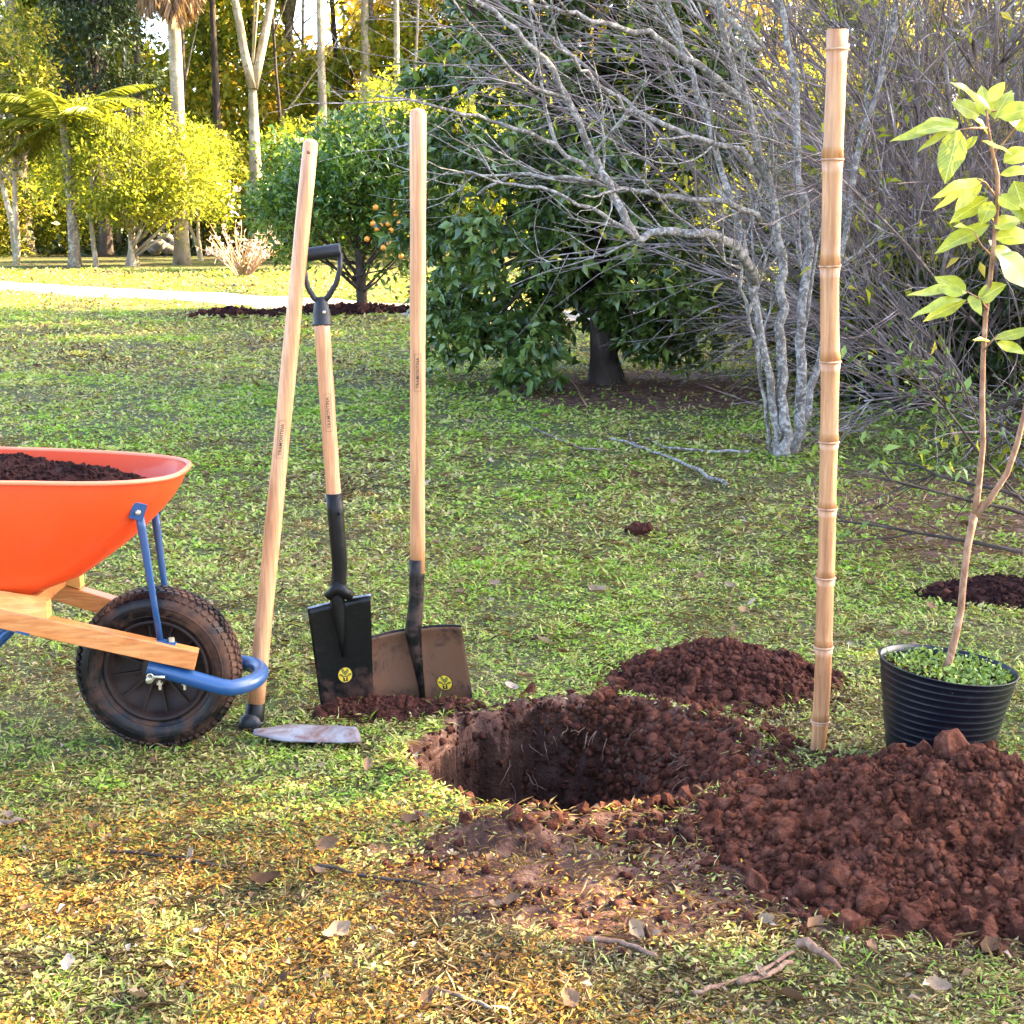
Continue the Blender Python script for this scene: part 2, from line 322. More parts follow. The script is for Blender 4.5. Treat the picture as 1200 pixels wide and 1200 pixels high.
# ------------------------------------------------------------------ terrain
HC = (0.12, 3.30)
def hole_r(x, y):
    dx = x - HC[0]; dy = y - HC[1]; a = np.arctan2(dy, dx)
    rx = np.where(dx > 0, 0.37, 0.325); ry = np.where(dy > 0, 0.32, 0.345)
    r = np.sqrt((dx / rx) ** 2 + (dy / ry) ** 2)
    return r * (1 + 0.20 * (fbm(np.cos(a) * 2.2 + 5, np.sin(a) * 2.2 + 5, 31, 4) - 0.5) * 2) + 0.09 * (fbm(x * 22, y * 22, 35, 3) - 0.5)
def dirtmask(x, y):
    r = hole_r(x, y)
    m = np.maximum(sstep(1.12, .98, r), sstep(1.5, 1.0, r) * .85 * sstep(-.1, .25, x + .6 * (y - 3.3) * (y > 3.3)))
    m = np.maximum(m, 0.55 * sstep(0.42, 0.10, np.hypot((x - 0.55) / 1.0, (y - 3.15) / 1.0)))
    m = np.maximum(m, 0.95 * sstep(1.0, 0.5, np.hypot((x - 0.20) / 0.60, (y - 2.68) / 0.40) + .5 * (fbm(x * 5, y * 5, 37, 3) - .5)))
    m = np.maximum(m, 0.42 * sstep(1.0, 0.4, np.hypot((x - 0.55) / 0.40, (y - 3.66) / 0.22)))
    m = np.maximum(m, 0.7 * sstep(1.0, 0.5, np.hypot((x - 0.75) / 0.75, (y - 2.8) / 0.60)))
    m = np.maximum(m, 0.8 * sstep(1.0, 0.45, np.hypot((x - 0.85) / 1.5, (y - 10.1) / 1.6)))
    m = np.maximum(m, 0.62 * sstep(1.0, 0.4, np.hypot((x - 2.0) / 1.6, (y - 6.0) / 1.7)))
    m = np.maximum(m, 0.38 * sstep(30, 33, y) * (np.abs(x) < 40))
    return m
def hfun(x, y):
    x = np.asarray(x, float); y = np.asarray(y, float)
    r = hole_r(x, y)
    near = sstep(30, 12, np.hypot(x, y - 4))
    z = 0.035 * (fbm(x * 0.9, y * 0.9, 3, 3) - 0.5) * near * sstep(0.9, 2.2, np.hypot(x, y - 3.4))
    z += 0.016 * (fbm(x * 9, y * 9, 5, 4) - 0.5) * near
    z += 0.016 * np.exp(-((x + 0.30) / 0.16) ** 2 - ((y - 3.58) / 0.05) ** 2) + 0.02 * np.exp(-((r - 1.12) / 0.13) ** 2)
    z += 0.03 * sstep(1.5, 1.0, r) * (fbm(x * 20, y * 20, 9, 4) - 0.45)
    z += 0.045 * np.exp(-((x + 0.03) / 0.14) ** 2 - ((y - 2.83) / 0.045) ** 2)
    z += 0.025 * dirtmask(x, y) * (fbm(x * 26, y * 26, 19, 4) - 0.5) * (np.hypot(x, y - 3.3) < 3)
    right = sstep(-0.45, 0.40, (x - HC[0]) / 0.38)
    inner = 0.88 - 0.80 * right
    dep = (0.56 - .22 * right) * sstep(1.0, inner, r)
    dep = dep * (1 + 0.55 * right * (fbm(x * 14, y * 14, 40, 4) - 0.5) * 2) 
    dep += 0.05 * (fbm(x * 14, y * 14, 44, 4) - 0.5) * sstep(1.0, 0.8, r)
    return z - dep
def zg(x, y): return float(hfun(np.array([x]), np.array([y]))[0])
def lines(lo, hi, fine, zones):
    xs = [fine[0]]
    while xs[-1] < fine[1]: xs.append(xs[-1] + zones)
    up = [xs[-1]]; st = zones
    while up[-1] < hi: st = min(st * 1.06, 60); up.append(up[-1] + st)
    dn = [xs[0]]; st = zones
    while dn[-1] > lo: st = min(st * 1.06, 60); dn.append(dn[-1] - st)
    return np.array(dn[::-1][:-1] + xs + up[1:])
gx = lines(-420, 420, (-0.42, 0.72), 0.0065); gy = lines(-60, 800, (2.82, 3.76), 0.0065)
X, Y = np.meshgrid(gx, gy); Z = hfun(X, Y)
V = np.stack([X.ravel(), Y.ravel(), Z.ravel()], 1)
nx, ny = len(gx), len(gy); I = np.arange(nx * ny).reshape(ny, nx)
Q = np.stack([I[:-1, :-1].ravel(), I[:-1, 1:].ravel(), I[1:, 1:].ravel(), I[1:, :-1].ravel()], 1)
rr_ = hole_r(X, Y).ravel()
g = np_mesh('ground', V, Q, M_ground, attrs={'dirt': np.maximum(dirtmask(X, Y).ravel(), (rr_ < 1.02) * np.where((rr_ < .97) & (X.ravel() < .17 + .12 * fbm(X.ravel() * 9, Y.ravel() * 9, 77, 3)), 1.6, 1.1))}, smooth=True, kind='structure')  # top value marks soil darkened to paint the pit's shade

# dirt road across the far lawn
def road_y(x): return 16.5 - 0.78 * x if x < 0 else 16.5 - 0.78 * x + 0.9 * x * x
def road():
    V = []; Fc = []; n = 220
    for i in range(n + 1):
        x = -45 + 51 * i / n; y = road_y(x)
        e = [(float(fbm(x * 1.3, k * 5, 60, 4)) - .5) * 1.1 for k in (1, 2)]
        for k in range(7):
            s_ = -1 + k / 3; yy = y + s_ * (1.05 + (e[0] if s_ < 0 else e[1]) * abs(s_))
            V.append((x, yy, zg(x, yy) + (0.014 if 0 < k < 6 else -0.01) + 0.01 * (float(fbm(x * 2, yy * 6, 61, 3)) - .5)))
    for i in range(n):
        for k in range(6): a = i * 7 + k; Fc.append((a, a + 7, a + 8, a + 1))
    return mesh_obj('dirt_road', V, Fc, M_road, kind='structure')
road()

# ------------------------------------------------------------------ leaves, trees
def nrm(a): return a / np.maximum(np.linalg.norm(a, axis=1, keepdims=True), 1e-9)
def leaf_arrays(P, D, N, L, W, fold=0.25, droop=0.15, simple=False):
    """leaves with base P, direction D, normal N, length L, width W"""
    n = len(P); D = nrm(D); S = nrm(np.cross(D, N)); N = np.cross(S, D)
    L = L[:, None]; W = W[:, None]
    if simple:
        a = P; b = P + D * L * 0.45 + S * W * 0.5; c = P + D * L - N * L * droop; d = P + D * L * 0.45 - S * W * 0.5
        V = np.stack([a, b, c, d], 1).reshape(-1, 3); o = np.arange(n)[:, None] * 4
        T = np.concatenate([o + [[0, 1, 2]], o + [[0, 2, 3]]], 0); return V, T, 4
    a = P; m = P + D * L * 0.45; b = m + S * W * 0.5 + N * W * fold; d = m - S * W * 0.5 + N * W * fold; c = P + D * L - N * L * droop
    V = np.stack([a, b, m, d, c], 1).reshape(-1, 3); o = np.arange(n)[:, None] * 5
    T = np.concatenate([o + [[0, 1, 2]], o + [[0, 2, 3]], o + [[2, 1, 4]], o + [[3, 2, 4]]], 0); return V, T, 5
def leaf_mesh(name, P, D, N, L, W, mat, parent=None, rnd=None, kind='stuff', **kw):
    V, T, k = leaf_arrays(P, D, N, L, W, **kw)
    if rnd is None: rnd = rng.random(len(P))
    return np_mesh(name, V, T, mat, parent, rnd=np.repeat(rnd, k), kind=kind)
def ugauss(n, s=1.0): return rng.normal(0, s, (n, 3))
def grow(p, d, length, r, steps, wander, pull=(0, 0, 0), taper=0.25):
    p = Vector(p); d = Vector(d).normalized(); pts = [p.copy()]; pull = Vector(pull); rad = [r]
    for i in range(steps):
        d = (d + Vector((random.gauss(0, wander), random.gauss(0, wander), random.gauss(0, wander))) + pull / steps).normalized()
        p = p + d * (length / steps); pts.append(p.copy()); rad.append(r * (1 - (1 - taper) * (i + 1) / steps))
    return pts, rad
def pick(pts, t):
    f = t * (len(pts) - 1); i = min(int(f), len(pts) - 2); return pts[i].lerp(pts[i + 1], f - i), (pts[i + 1] - pts[i]).normalized()
def side(d, ang):
    a = Vector((random.gauss(0, 1), random.gauss(0, 1), random.gauss(0, 1))); a = (a - d * a.dot(d)).normalized()
    return (d * math.cos(ang) + a * math.sin(ang)).normalized()

def crowned_tree(name, label, cat, base, h, r0, blobs, leafn, lsize, lmat, bark, group=None, lean=(0, 0, 0), wander=0.06,
                 up=0.2, stems=1, limb_r=None, simple=True, trunk_h=None, blob_s=0.35, wl=0.42, droop=0.3, fork=None, clump=8):
    """blobs: list of (x,y,z,radius) relative to base."""
    t = thing(name, label, cat, base, group)
    tops = []
    for k in range(stems):
        mb = MB(); th = trunk_h or h
        d = Vector((lean[0] + random.gauss(0, 0.12) * (stems > 1), lean[1] + random.gauss(0, 0.12) * (stems > 1), 1))
        pts, rad = grow((random.gauss(0, 0.08) * (stems > 1), random.gauss(0, 0.08) * (stems > 1), -0.05), d, th, r0 / (1 if stems == 1 else 1.5), 9, wander, (0, 0, 0.1), 0.45)
        rad[0] *= 1.45; pts.insert(1, pts[0].lerp(pts[1], 0.25)); rad.insert(1, rad[1] * 1.1)
        mb.tube(pts, rad, 9); mb.build('trunk', bark, t); tops.append((pts, rad))
    if blobs:
        lm = MB(); lim = random.sample(blobs, 3) if wander == .004 else blobs if len(blobs) < 40 else random.sample(blobs, 40)
        for b in lim:
            pts, rad = random.choice(tops); c = Vector(b[:3]); zt = max(0.25, min(0.97, (c.z - c.xy.length * 0.7) / max(0.1, pts[-1].z)))
            p, _ = pick(pts, zt); r = (limb_r or r0 * 0.3); m = p.lerp(c, 0.5) + Vector((random.gauss(0, .1), random.gauss(0, .1), random.gauss(0, .1) + 0.05 * (c - p).length))
            lm.tube([p, p.lerp(m, .5), m, m.lerp(c, .6), c], [r, r * .8, r * .6, r * .4, r * .15], 5)
            if wander == .004: lm.build('limb', bark, t); lm = MB()
        if lm.v: lm.build('limbs', bark, t)
        B = np.array(blobs); n = leafn; wgt = B[:, 3] ** 2; bi = rng.choice(len(B), n // clump, p=wgt / wgt.sum())
        cp = B[bi, :3] + nrm(ugauss(len(bi))) * (rng.random((len(bi), 1)) ** 0.45) * B[bi, 3:4] * [[1, 1, 0.75]]
        P = np.repeat(cp, clump, 0); out = nrm(P - np.repeat(B[bi, :3], clump, 0) + [[0, 0, up]])
        P = P + ugauss(len(P), lsize * 0.8); D = nrm(out * 0.7 + ugauss(len(P), 0.6) - [[0, 0, droop]]); N = nrm(ugauss(len(P), 0.6) + [[0, 0, 1.0]])
        L = lsize * rng.uniform(0.65, 1.35, len(P))
        rn = np.clip(np.repeat(rng.random(len(bi)), clump) * 0.6 + rng.random(len(P)) * 0.4, 0, 1)
        leaf_mesh('crown', P, D, N, L, L * wl, lmat, t, rn, simple=simple, droop=0.12)
    return t
def ball_blobs(c, rx, ry, rz, n, br, hollow=0.55):
    out = []
    for _ in range(n):
        v = Vector((random.gauss(0, 1), random.gauss(0, 1), random.gauss(0, 1))).normalized() * (hollow + (1 - hollow) * random.random())
        out.append((c[0] + v.x * rx, c[1] + v.y * ry, c[2] + v.z * rz, br * random.uniform(0.65, 1.25)))
    return out

# --- the big citrus tree in the middle of the lawn
CB = at(712, 448)
def citrus():
    t = thing('citrus_tree', 'large dark green glossy-leaved fruit tree with a low skirt of leaves, behind the square shovel', 'tree', tuple(CB))
    mb = MB(); pts, rad = grow((0, 0, -0.08), (-0.08, 0, 1), 0.9, 0.10, 7, 0.05, (0, 0, 0), 0.75); rad[0] = 0.16; rad[1] = 0.12
    mb.tube(pts, rad, 10); mb.build('trunk', M_barkdark, t)
    ox = -0.22; blobs = []
    prof = [(0.32, .82), (0.6, .96), (1.0, 1.02), (1.5, 1.04), (2.0, .98), (2.5, .86), (3.0, 0.70), (3.4, 0.45)]
    for z, r in prof:
        for k in range(int(16 * r) + 3):
            a = random.uniform(0, 2 * math.pi); q = r * random.uniform(0.62, 1.05)
            blobs.append((ox + q * math.cos(a), q * math.sin(a), z + random.gauss(0, 0.13), random.uniform(0.16, 0.30)))
    for z in (0.9, 1.4, 1.9, 2.4, 2.9):
        for k in range(5): blobs.append((ox + random.gauss(0, .35), random.gauss(0, .35), z, 0.4))
    for x, z in ((-1.12, .42), (-1.0, .30), (-.8, .22), (-.55, .22), (.05, .3), (.4, .35), (.7, .5), (.95, .8)):
        for y in (-.5, 0, .5): blobs.append((x, y + random.gauss(0, .1), z + .15, 0.22))
    lm = MB()
    for b in random.sample(blobs, 45):
        c = Vector(b[:3]); p, _ = pick(pts, random.uniform(0.55, 1.0)); m = p.lerp(c, .5) + Vector((0, 0, .12 if c.z > .6 else .25))
        lm.tube([p, m, c], [0.035, 0.02, 0.006], 5)
    for _ in range(6):
        pp, rd = grow(pts[-1], (random.gauss(0, .35), random.gauss(0, .35), 1), 2.4, .05, 6, .12); lm.tube(pp, rd, 6)
    lm.build('limbs', M_barkdark, t)
    B = np.array(blobs); n = 4300; wgt = B[:, 3] ** 1.6; bi = rng.choice(len(B), n, p=wgt / wgt.sum())
    cen = np.array([ox, 0, 1.5])
    cp = B[bi, :3] + nrm(ugauss(n)) * rng.random((n, 1)) ** .5 * B[bi, 3:4]
    out = nrm((cp - cen) * [[1, 1, .45]]); k = 8
    P = np.repeat(cp, k, 0) + ugauss(n * k, .012); o = np.repeat(out, k, 0)
    ax = np.repeat(nrm(out + ugauss(n, .5) + [[0, 0, .25]]), k, 0)
    D = nrm(ax * .55 + nrm(ugauss(n * k)) * .95 - [[0, 0, .2]]); N = nrm(o * .5 + ugauss(n * k, .45) + [[0, 0, .75]])
    L = rng.uniform(.06, .115, n * k); rn = np.clip(np.repeat(rng.random(n), k) * .55 + rng.random(n * k) * .45, 0, 1)
    Wd = L * rng.uniform(.36, .5, n * k)
    # the 300 leaves nearest the viewer's side are leaves of their own, the rest one mass
    score = P[:, 1] + 0.4 * rng.random(n * k) + 2 * (P[:, 2] > 2.0); idx = np.argsort(score)[:300]; rest = np.setdiff1d(np.arange(n * k), idx)
    leaf_mesh('foliage', P[rest], D[rest], N[rest], L[rest], Wd[rest], M_citrus, t, rn[rest])
    mes = []
    for v in range(6):
        V, T, kk = leaf_arrays(np.zeros((1, 3)), np.array([[0, 1., 0]]), np.array([[0, 0, 1.]]), np.array([1.]), np.array([.44]), fold=.1 + .05 * v, droop=.05 * v)
        me = bpy.data.meshes.new('leaf'); me.from_pydata(V.tolist(), [], T.tolist()); me.materials.append(M_citrus)
        a = me.attributes.new('rnd', 'FLOAT', 'POINT'); a.data.foreach_set('value', np.full(len(V), v / 5, np.float32)); mes.append(me)
    for i in idx:
        d = Vector(D[i]); nn = Vector(N[i]); s_ = d.cross(nn).normalized(); nn = s_.cross(d)
        M = Matrix((( s_.x, d.x, nn.x), (s_.y, d.y, nn.y), (s_.z, d.z, nn.z))).to_4x4()
        o = link('leaf', mes[i % 6], t); o.matrix_local = Matrix.Translation(P[i]) @ M @ Matrix.Scale(L[i], 4)
citrus()

# --- fruit tree further back, with small orange fruit
FB = at(425, 366)
FT = crowned_tree('fruit_tree', 'round green tree with small orange fruits, standing on the dug strip behind the D-handled spade', 'tree', tuple(FB), 1.6, 0.065,
    ball_blobs((0.0, 0, 1.25), 0.98, 0.95, 0.85, 70, 0.30, .35) + ball_blobs((0.45, -.2, 1.1), .45, .5, .65, 20, .25) + ball_blobs((-.75, 0, 1.2), .35, .5, .5, 16, .25), 15000, 0.085, M_citrus2, M_barkdark, simple=False, clump=7)
import bmesh
def ico(sub, r=1.0):
    b = bmesh.new(); bmesh.ops.create_icosphere(b, subdivisions=sub, radius=r); V = np.array([v.co[:] for v in b.verts]); Fc = np.array([[v.index for v in f.verts] for f in b.faces]); b.free(); return V, Fc
iV1, iF1 = ico(1)   # 42 v, 80 f
iV0, iF0 = ico(1); 
fm = mesh_data('fruit', iV1 * .033, iF1, M_fruit)
for (px, py) in [(442, 268), (446, 264), (451, 258), (455, 262), (458, 270), (452, 277), (456, 285), (449, 290), (468, 262), (474, 268), (478, 252), (480, 235), (470, 300), (440, 243), (462, 240), (476, 290), (437, 262), (464, 250), (430, 280), (482, 275)]:
    p = aty(px, py, FB[1] - .95) - FB
    o = link('fruit', fm, FT, p)

# --- bare lichen-grey tree and the twig thicket at the right
def tube_bulk(paths, n=3):
    Vs = []; Fs = []; o = 0
    for pts, rad in paths:
        V, Fc = tube_arr(pts, rad, n, False); Vs.append(np.array([v[:] for v in V])); Fs.append(np.array(Fc) + o); o += len(V)
    return np.concatenate(Vs), np.concatenate(Fs)
def sprout(pts, rad, n, ll, ang, rr, steps, wander, pull, t0=.15):
    out = []
    for _ in range(n):
        tt = t0 + (1 - t0) * random.random() ** .9; p, d = pick(pts, tt); r = rad[min(len(rad) - 1, int(tt * (len(rad) - 1)))]
        q = min(rr * random.uniform(.7, 1.2), r * .8)
        out.append(grow(p, side(d, ang * random.uniform(.6, 1.3)), ll * random.uniform(.4, 1.2) * (1.2 - .5 * tt), q, steps, wander, pull, .3))
    return out
BB = at(922, 537)
def bare_tree():
    t = thing('bare_tree', 'leafless grey tree with several lichen-spotted trunks and long crooked limbs, left of the bamboo stake', 'tree', tuple(BB))
    B = Vector(BB); mains = []
    def px(lst, r0, r1):
        P = [Vector(aty(x, y, Yd)) - B for x, y, Yd in lst]; n = 4; out = []
        for i in range(len(P) - 1):
            for k in range(n): out.append(P[i].lerp(P[i + 1], k / n) + Vector((random.gauss(0, .008), random.gauss(0, .02), random.gauss(0, .008))) * (k > 0))
        out.append(P[-1]); rad = [r0 + (r1 - r0) * i / (len(out) - 1) for i in range(len(out))]; mains.append((out, rad)); return out, rad
    y0 = BB[1]
    px([(915, 542, y0), (908, 490, y0), (893, 400, y0 - .05), (880, 330, y0 - .1), (862, 250, y0), (835, 160, y0 + .1), (800, 60, y0 + .2), (775, -40, y0 + .3)], .035, .018)
    px([(922, 542, y0), (918, 480, y0), (915, 400, y0), (918, 320, y0), (905, 230, y0), (880, 140, y0 - .1), (850, 50, y0 - .2), (835, -60, y0 - .3)], .045, .022)
    px([(930, 542, y0 + .05), (938, 470, y0 + .1), (940, 380, y0 + .1), (950, 290, y0 + .2), (935, 180, y0 + .2), (930, 80, y0 + .3), (900, -40, y0 + .3)], .045, .022)
    px([(926, 542, y0 + .1), (948, 480, y0 + .2), (965, 400, y0 + .3), (985, 300, y0 + .4), (1005, 180, y0 + .5), (1040, 60, y0 + .5), (1060, -50, y0 + .6)], .035, .018)
    px([(905, 540, y0 + .1), (897, 470, y0), (878, 380, y0 - .1), (868, 330, y0 - .2), (872, 270, y0 - .3)], .02, .011)
    # long limbs reaching left in front of the citrus tree
    l1 = px([(885, 330, y0 - .1), (862, 287, y0 - .3), (830, 273, y0 - .45), (790, 271, y0 - .55), (745, 279, y0 - .6)], .027, .017)
    l2 = px([(745, 279, y0 - .6), (725, 240, y0 - .6), (700, 190, y0 - .6), (672, 130, y0 - .65), (640, 70, y0 - .7), (590, 25, y0 - .75), (545, -10, y0 - .8)], .020, .010)
    l3 = px([(890, 260, y0), (850, 235, y0 - .2), (790, 230, y0 - .3), (735, 222, y0 - .4), (680, 210, y0 - .5), (600, 204, y0 - .5), (560, 228, y0 - .5)], .017, .006)
    l4 = px([(905, 215, y0), (870, 175, y0 - .1), (805, 158, y0 - .3), (745, 130, y0 - .4), (700, 100, y0 - .5), (660, 60, y0 - .6), (640, 40, y0 - .7)], .017, .006)
    l5 = px([(725, 222, y0 - .5), (680, 190, y0 - .6), (620, 155, y0 - .7), (560, 135, y0 - .8), (500, 122, y0 - .9), (440, 112, y0 - .9)], .013, .004)
    l6 = px([(870, 120, y0), (830, 85, y0 - .1), (770, 45, y0 - .2), (720, 30, y0 - .3), (660, 15, y0 - .4), (620, -5, y0 - .5)], .02, .008)
    l7 = px([(745, 279, y0 - .6), (705, 250, y0 - .7), (650, 225, y0 - .8), (590, 215, y0 - .8), (545, 200, y0 - .8)], .011, .004)
    l8 = px([(890, 60, y0), (850, 20, y0), (810, -30, y0)], .02, .012)
    for i_, (pts, rad) in enumerate(mains):
        m = MB(); m.tube(pts, [q * ((.62 if i_ < 4 else .55) if i_ < 5 else .95) for q in rad], 8); m.build('limb', M_bare, t)
    tw = []
    for i, (pts, rad) in enumerate(mains):
        L = sum((pts[k + 1] - pts[k]).length for k in range(len(pts) - 1))
        a = sprout(pts, rad, int(2.2 * L) + 1, .85, .75, .0085, 6, .12, (0, 0, .35), .25); tw += a
        for q in a:
            b = sprout(q[0], q[1], 4, .42, .7, .0048, 4, .14, (0, 0, .2)); tw += b
            for z in b[:2]: tw += sprout(z[0], z[1], 1, .2, .7, .003, 3, .15, (0, 0, .1))
    V, Fc = tube_bulk(tw, 4); np_mesh('twigs', V, Fc, M_bare, t, smooth=True, kind='stuff')
bare_tree()

def shrub(base, nst, hh, spread, label, lean=(0, 0), leafy=0, grp=None):
    t = thing('bare_shrub', label, 'shrub', tuple(base), grp); st = []; tw = []
    for i in range(nst):
        a = 2 * math.pi * (i + random.random()) / nst; e = random.uniform(.15, 1.15) * spread
        d = (math.cos(a) * e + lean[0], math.sin(a) * e + lean[1], 1)
        s_ = grow((math.cos(a) * .12, math.sin(a) * .12, -.05), d, hh * random.uniform(.75, 1.15), random.uniform(.010, .021), 9, .07, (math.cos(a) * .35, math.sin(a) * .35, -.25 * e), .3); st.append(s_)
        m = MB(); m.tube(s_[0], s_[1], 6); m.build('stem', M_twig, t)
        a1 = sprout(s_[0], s_[1], 20, 1.3, .65, .0068, 6, .09, (math.cos(a) * .5, math.sin(a) * .5, .1), .10); tw += a1
        for q in a1:
            b = sprout(q[0], q[1], 6, .66, .55, .0040, 4, .1, (0, 0, .05), .1); tw += b
    V, Fc = tube_bulk(tw, 3); np_mesh('twigs', V, Fc, M_twig, t, smooth=True, kind='stuff')
    if leafy:
        P = []; 
        for _ in range(leafy // 5):
            q = random.choice(tw); c = pick(q[0], random.random())[0]
            if c.z < hh * (.75 if random.random() < .5 else .3): P += [np.array(c) + rng.normal(0, .05, 3) for _ in range(5)]
        P = np.array(P); n = len(P); L = rng.uniform(.04, .09, n)
        leaf_mesh('leaves', P, nrm(ugauss(n) - [[0, 0, .3]]), nrm(ugauss(n, .5) + [[0, 0, 1]]), L, L * .38, M_yellow, t, simple=False)
    return t
shrub(at(1075, 478), 19, 4.2, .8, 'purple-grey leafless shrub whose fine arching twigs fill the space right of the bamboo stake', (.08, 0), 2300)
shrub(at(1190, 470), 19, 4.3, .9, 'purple-grey leafless shrub with a few yellow leaves, behind the leafy sapling', (-.05, -.05), 2200)
shrub(at(1100, 425), 15, 4.8, .40, 'taller leafless grey shrub farther back, between the bamboo stake and the sapling', (.05, 0), 1200)
shrub(at(1330, 450), 22, 4.4, .8, 'leafless shrub at the right edge beyond the sapling', (-.15, 0), 300)
shrub(at(1195, 492), 15, 1.5, 1.7, 'low spreading tangle of dark leafless twigs with green leaves behind the sapling stem', (-.2, 0), 1100)
shrub(at(1120, 450), 11, 1.1, 1.3, 'low tangle of dark twigs between the bamboo stake and the sapling', (.3, 0), 600)
# low sprawling dark branches with yellow-green leaves on the ground behind the pot
def sprawl(base, n, label, aim, nl):
    t = thing('sprawling_branch', label, 'branch', tuple(base)); tw = []
    for i in range(n):
        s_ = grow((random.gauss(0, .05), random.gauss(0, .05), .03 + .05 * i), (aim[0] + random.gauss(0, .3), aim[1] + random.gauss(0, .3), .35), random.uniform(.6, 1.15), .008, 8, .10, (0, 0, -.5), .25)
        m = MB(); m.tube(s_[0], s_[1], 6); m.build('limb', M_barkdark, t); tw += sprout(s_[0], s_[1], 9, .5, .6, .004, 4, .12, (0, 0, 0), .2)
    V, Fc = tube_bulk(tw, 3); np_mesh('twigs', V, Fc, M_barkdark, t, smooth=True, kind='stuff')
    P = np.array([np.array(pick(random.choice(tw)[0], random.random())[0]) + rng.normal(0, .03, 3) for _ in range(nl)]); L = rng.uniform(.03, .062, nl)
    leaf_mesh('leaves', P, nrm(ugauss(nl) - [[0, 0, .4]]), nrm(ugauss(nl, .5) + [[0, 0, 1]]), L, L * .4, M_weed, t, simple=False)
sprawl(at(1250, 540), 6, 'dark sprawling branches with light green leaves hanging to the ground behind the sapling', (-1.0, .1), 360)
sprawl(at(1240, 660), 4, 'low dark branch with few leaves bending over the dark soil right behind the pot', (-1.0, .1), 120)

# --- background trees
def palm(base, h, r, nf, fl, label, mat, bark, dead=0, droop=1.0):
    t = thing('palm_tree', label, 'palm', tuple(base)); m = MB(); pts, rad = grow((0, 0, -.05), (0.02, 0, 1), h, r, 10, .01, (0, 0, 0), .8); rad[0] *= 1.35; m.tube(pts, rad, 10); m.build('trunk', bark, t)
    top = pts[-1]
    for kind_, cnt, mm, dr in (('frond', nf, mat, droop), ('dead_frond', dead, M_drypalm, 3.2)):
        for i in range(cnt):
            a = random.uniform(0, 2 * math.pi); el = random.uniform(-.1, 1.1) if kind_ == 'frond' else -.6
            pp, rd = grow(top + Vector((0, 0, random.uniform(-.3, 0))) , (math.cos(a), math.sin(a), el), fl * random.uniform(.75, 1.1) * (1 if kind_ == 'frond' else .62), .02, 10, .03, (0, 0, -dr), .2)
            V, Fc = tube_arr(pp, rd, 4, False); V = np.array([v[:] for v in V]); Q_ = np.array(Fc); T = np.concatenate([Q_[:, [0, 1, 2]], Q_[:, [0, 2, 3]]])
            n = 120; tt = rng.random(n) * .92 + .08; Pk = []; Dk = []
            for q, sgn in zip(tt, rng.choice([-1, 1], n)):
                p, d = pick(pp, q); s_ = d.cross(Vector((0, 0, 1))).normalized() * sgn; Pk.append(p[:]); Dk.append((s_ + d * .7 + Vector((0, 0, -.35 - (.9 if kind_ != 'frond' else 0))))[:])
            L = fl * .26 * np.sin(tt * 2.6 + .35); V2, T2, k = leaf_arrays(np.array(Pk), np.array(Dk), nrm(ugauss(n, .3) + [[0, 0, 1]]), L, L * .05 + .008, simple=True)
            VV = np.concatenate([V, V2]); TT = np.concatenate([T, T2 + len(V)])
            np_mesh(kind_, VV, TT, mm, t, rnd=np.concatenate([np.full(len(V), .3), np.repeat(rng.random(n), k)]))
    return t
def base(px, Y): p = aty(px, 300, Y); return np.array([p[0], Y, zg(p[0], Y)])
palm(base(213, 29.2), 6.3, .135, 22, 2.8, 'tall palm with a pale mottled trunk and a skirt of hanging dry fronds', M_frond, M_barkpale, 26)
palm(base(87, 28.2), 2.75, .11, 26, 1.75, 'small palm with a reddish-brown trunk and feathery yellow-green fronds, at the left', M_frond, M_barkbrown)
crowned_tree('leafy_tree', 'low yellow-green tree glowing in the sun between the small palm and the tall palm', 'tree', tuple(base(152, 28.6)), 1.1, .10,
    ball_blobs((0, 0, 1.75), 1.4, 1.3, 1.0, 60, .38) + ball_blobs((1.1, 0, 1.25), .9, .9, .6, 26, .3) + ball_blobs((-.4, 0, 2.5), .8, .8, .5, 14, .3), 15000, .095, M_yellow, M_barkpale, stems=3)
crowned_tree('leafy_tree', 'slim yellow-green young tree standing just right of the tall palm', 'tree', tuple(base(235, 31)), 1.6, .06, ball_blobs((0, 0, 1.7), .8, .8, .9, 30, .32), 6000, .09, M_yellow, M_barkpale, stems=2)
crowned_tree('leafy_tree', 'slender tree with twin grey stems and olive leaves at the left edge', 'tree', tuple(base(22, 29)), 3.6, .09, ball_blobs((0, 0, 3.1), 1.2, 1.1, 1.5, 50, .42), 10000, .10, M_mid, M_barkpale, stems=2)
crowned_tree('thin_tree', 'very thin pale sapling trunk under the yellow-green tree', 'tree', tuple(base(112, 28.4)), 1.9, .05, ball_blobs((0, 0, 2.2), .5, .5, .5, 8, .3), 1200, .09, M_yellow, M_barkpale)
def forked(px_, Y, h, r, label, mat, leaf, n=8000, fz=.55, sp=1.0, nb=34, top=5.2):
    b = base(px_, Y); t = crowned_tree('tall_tree', label, 'tree', tuple(b), h, r, ball_blobs((0, 0, h * 1.02), 2.0 * sp, 2.0 * sp, h * .28, nb, .75), n, .16, leaf, mat, trunk_h=h * fz, wander=.004, limb_r=r * .14)
    for s_ in (-1, 1):
        m = MB(); pts, rad = grow((0, 0, h * fz * .9), (s_ * .22, random.gauss(0, .1), 1), h * .55, r * .6, 8, .05, (0, 0, .3), .3); m.tube(pts, rad, 8); m.build('fork', mat, t)
    return t
forked(303, 33, 9, .17, 'tall brown-barked tree with a forked trunk behind the hoe handle', M_barkpale, M_mid, 5000, .42)
forked(383, 36, 10, .13, 'tall pale-trunked tree above the D-handled spade', M_barkpale, M_yellow, 8000, .7, 1.2)
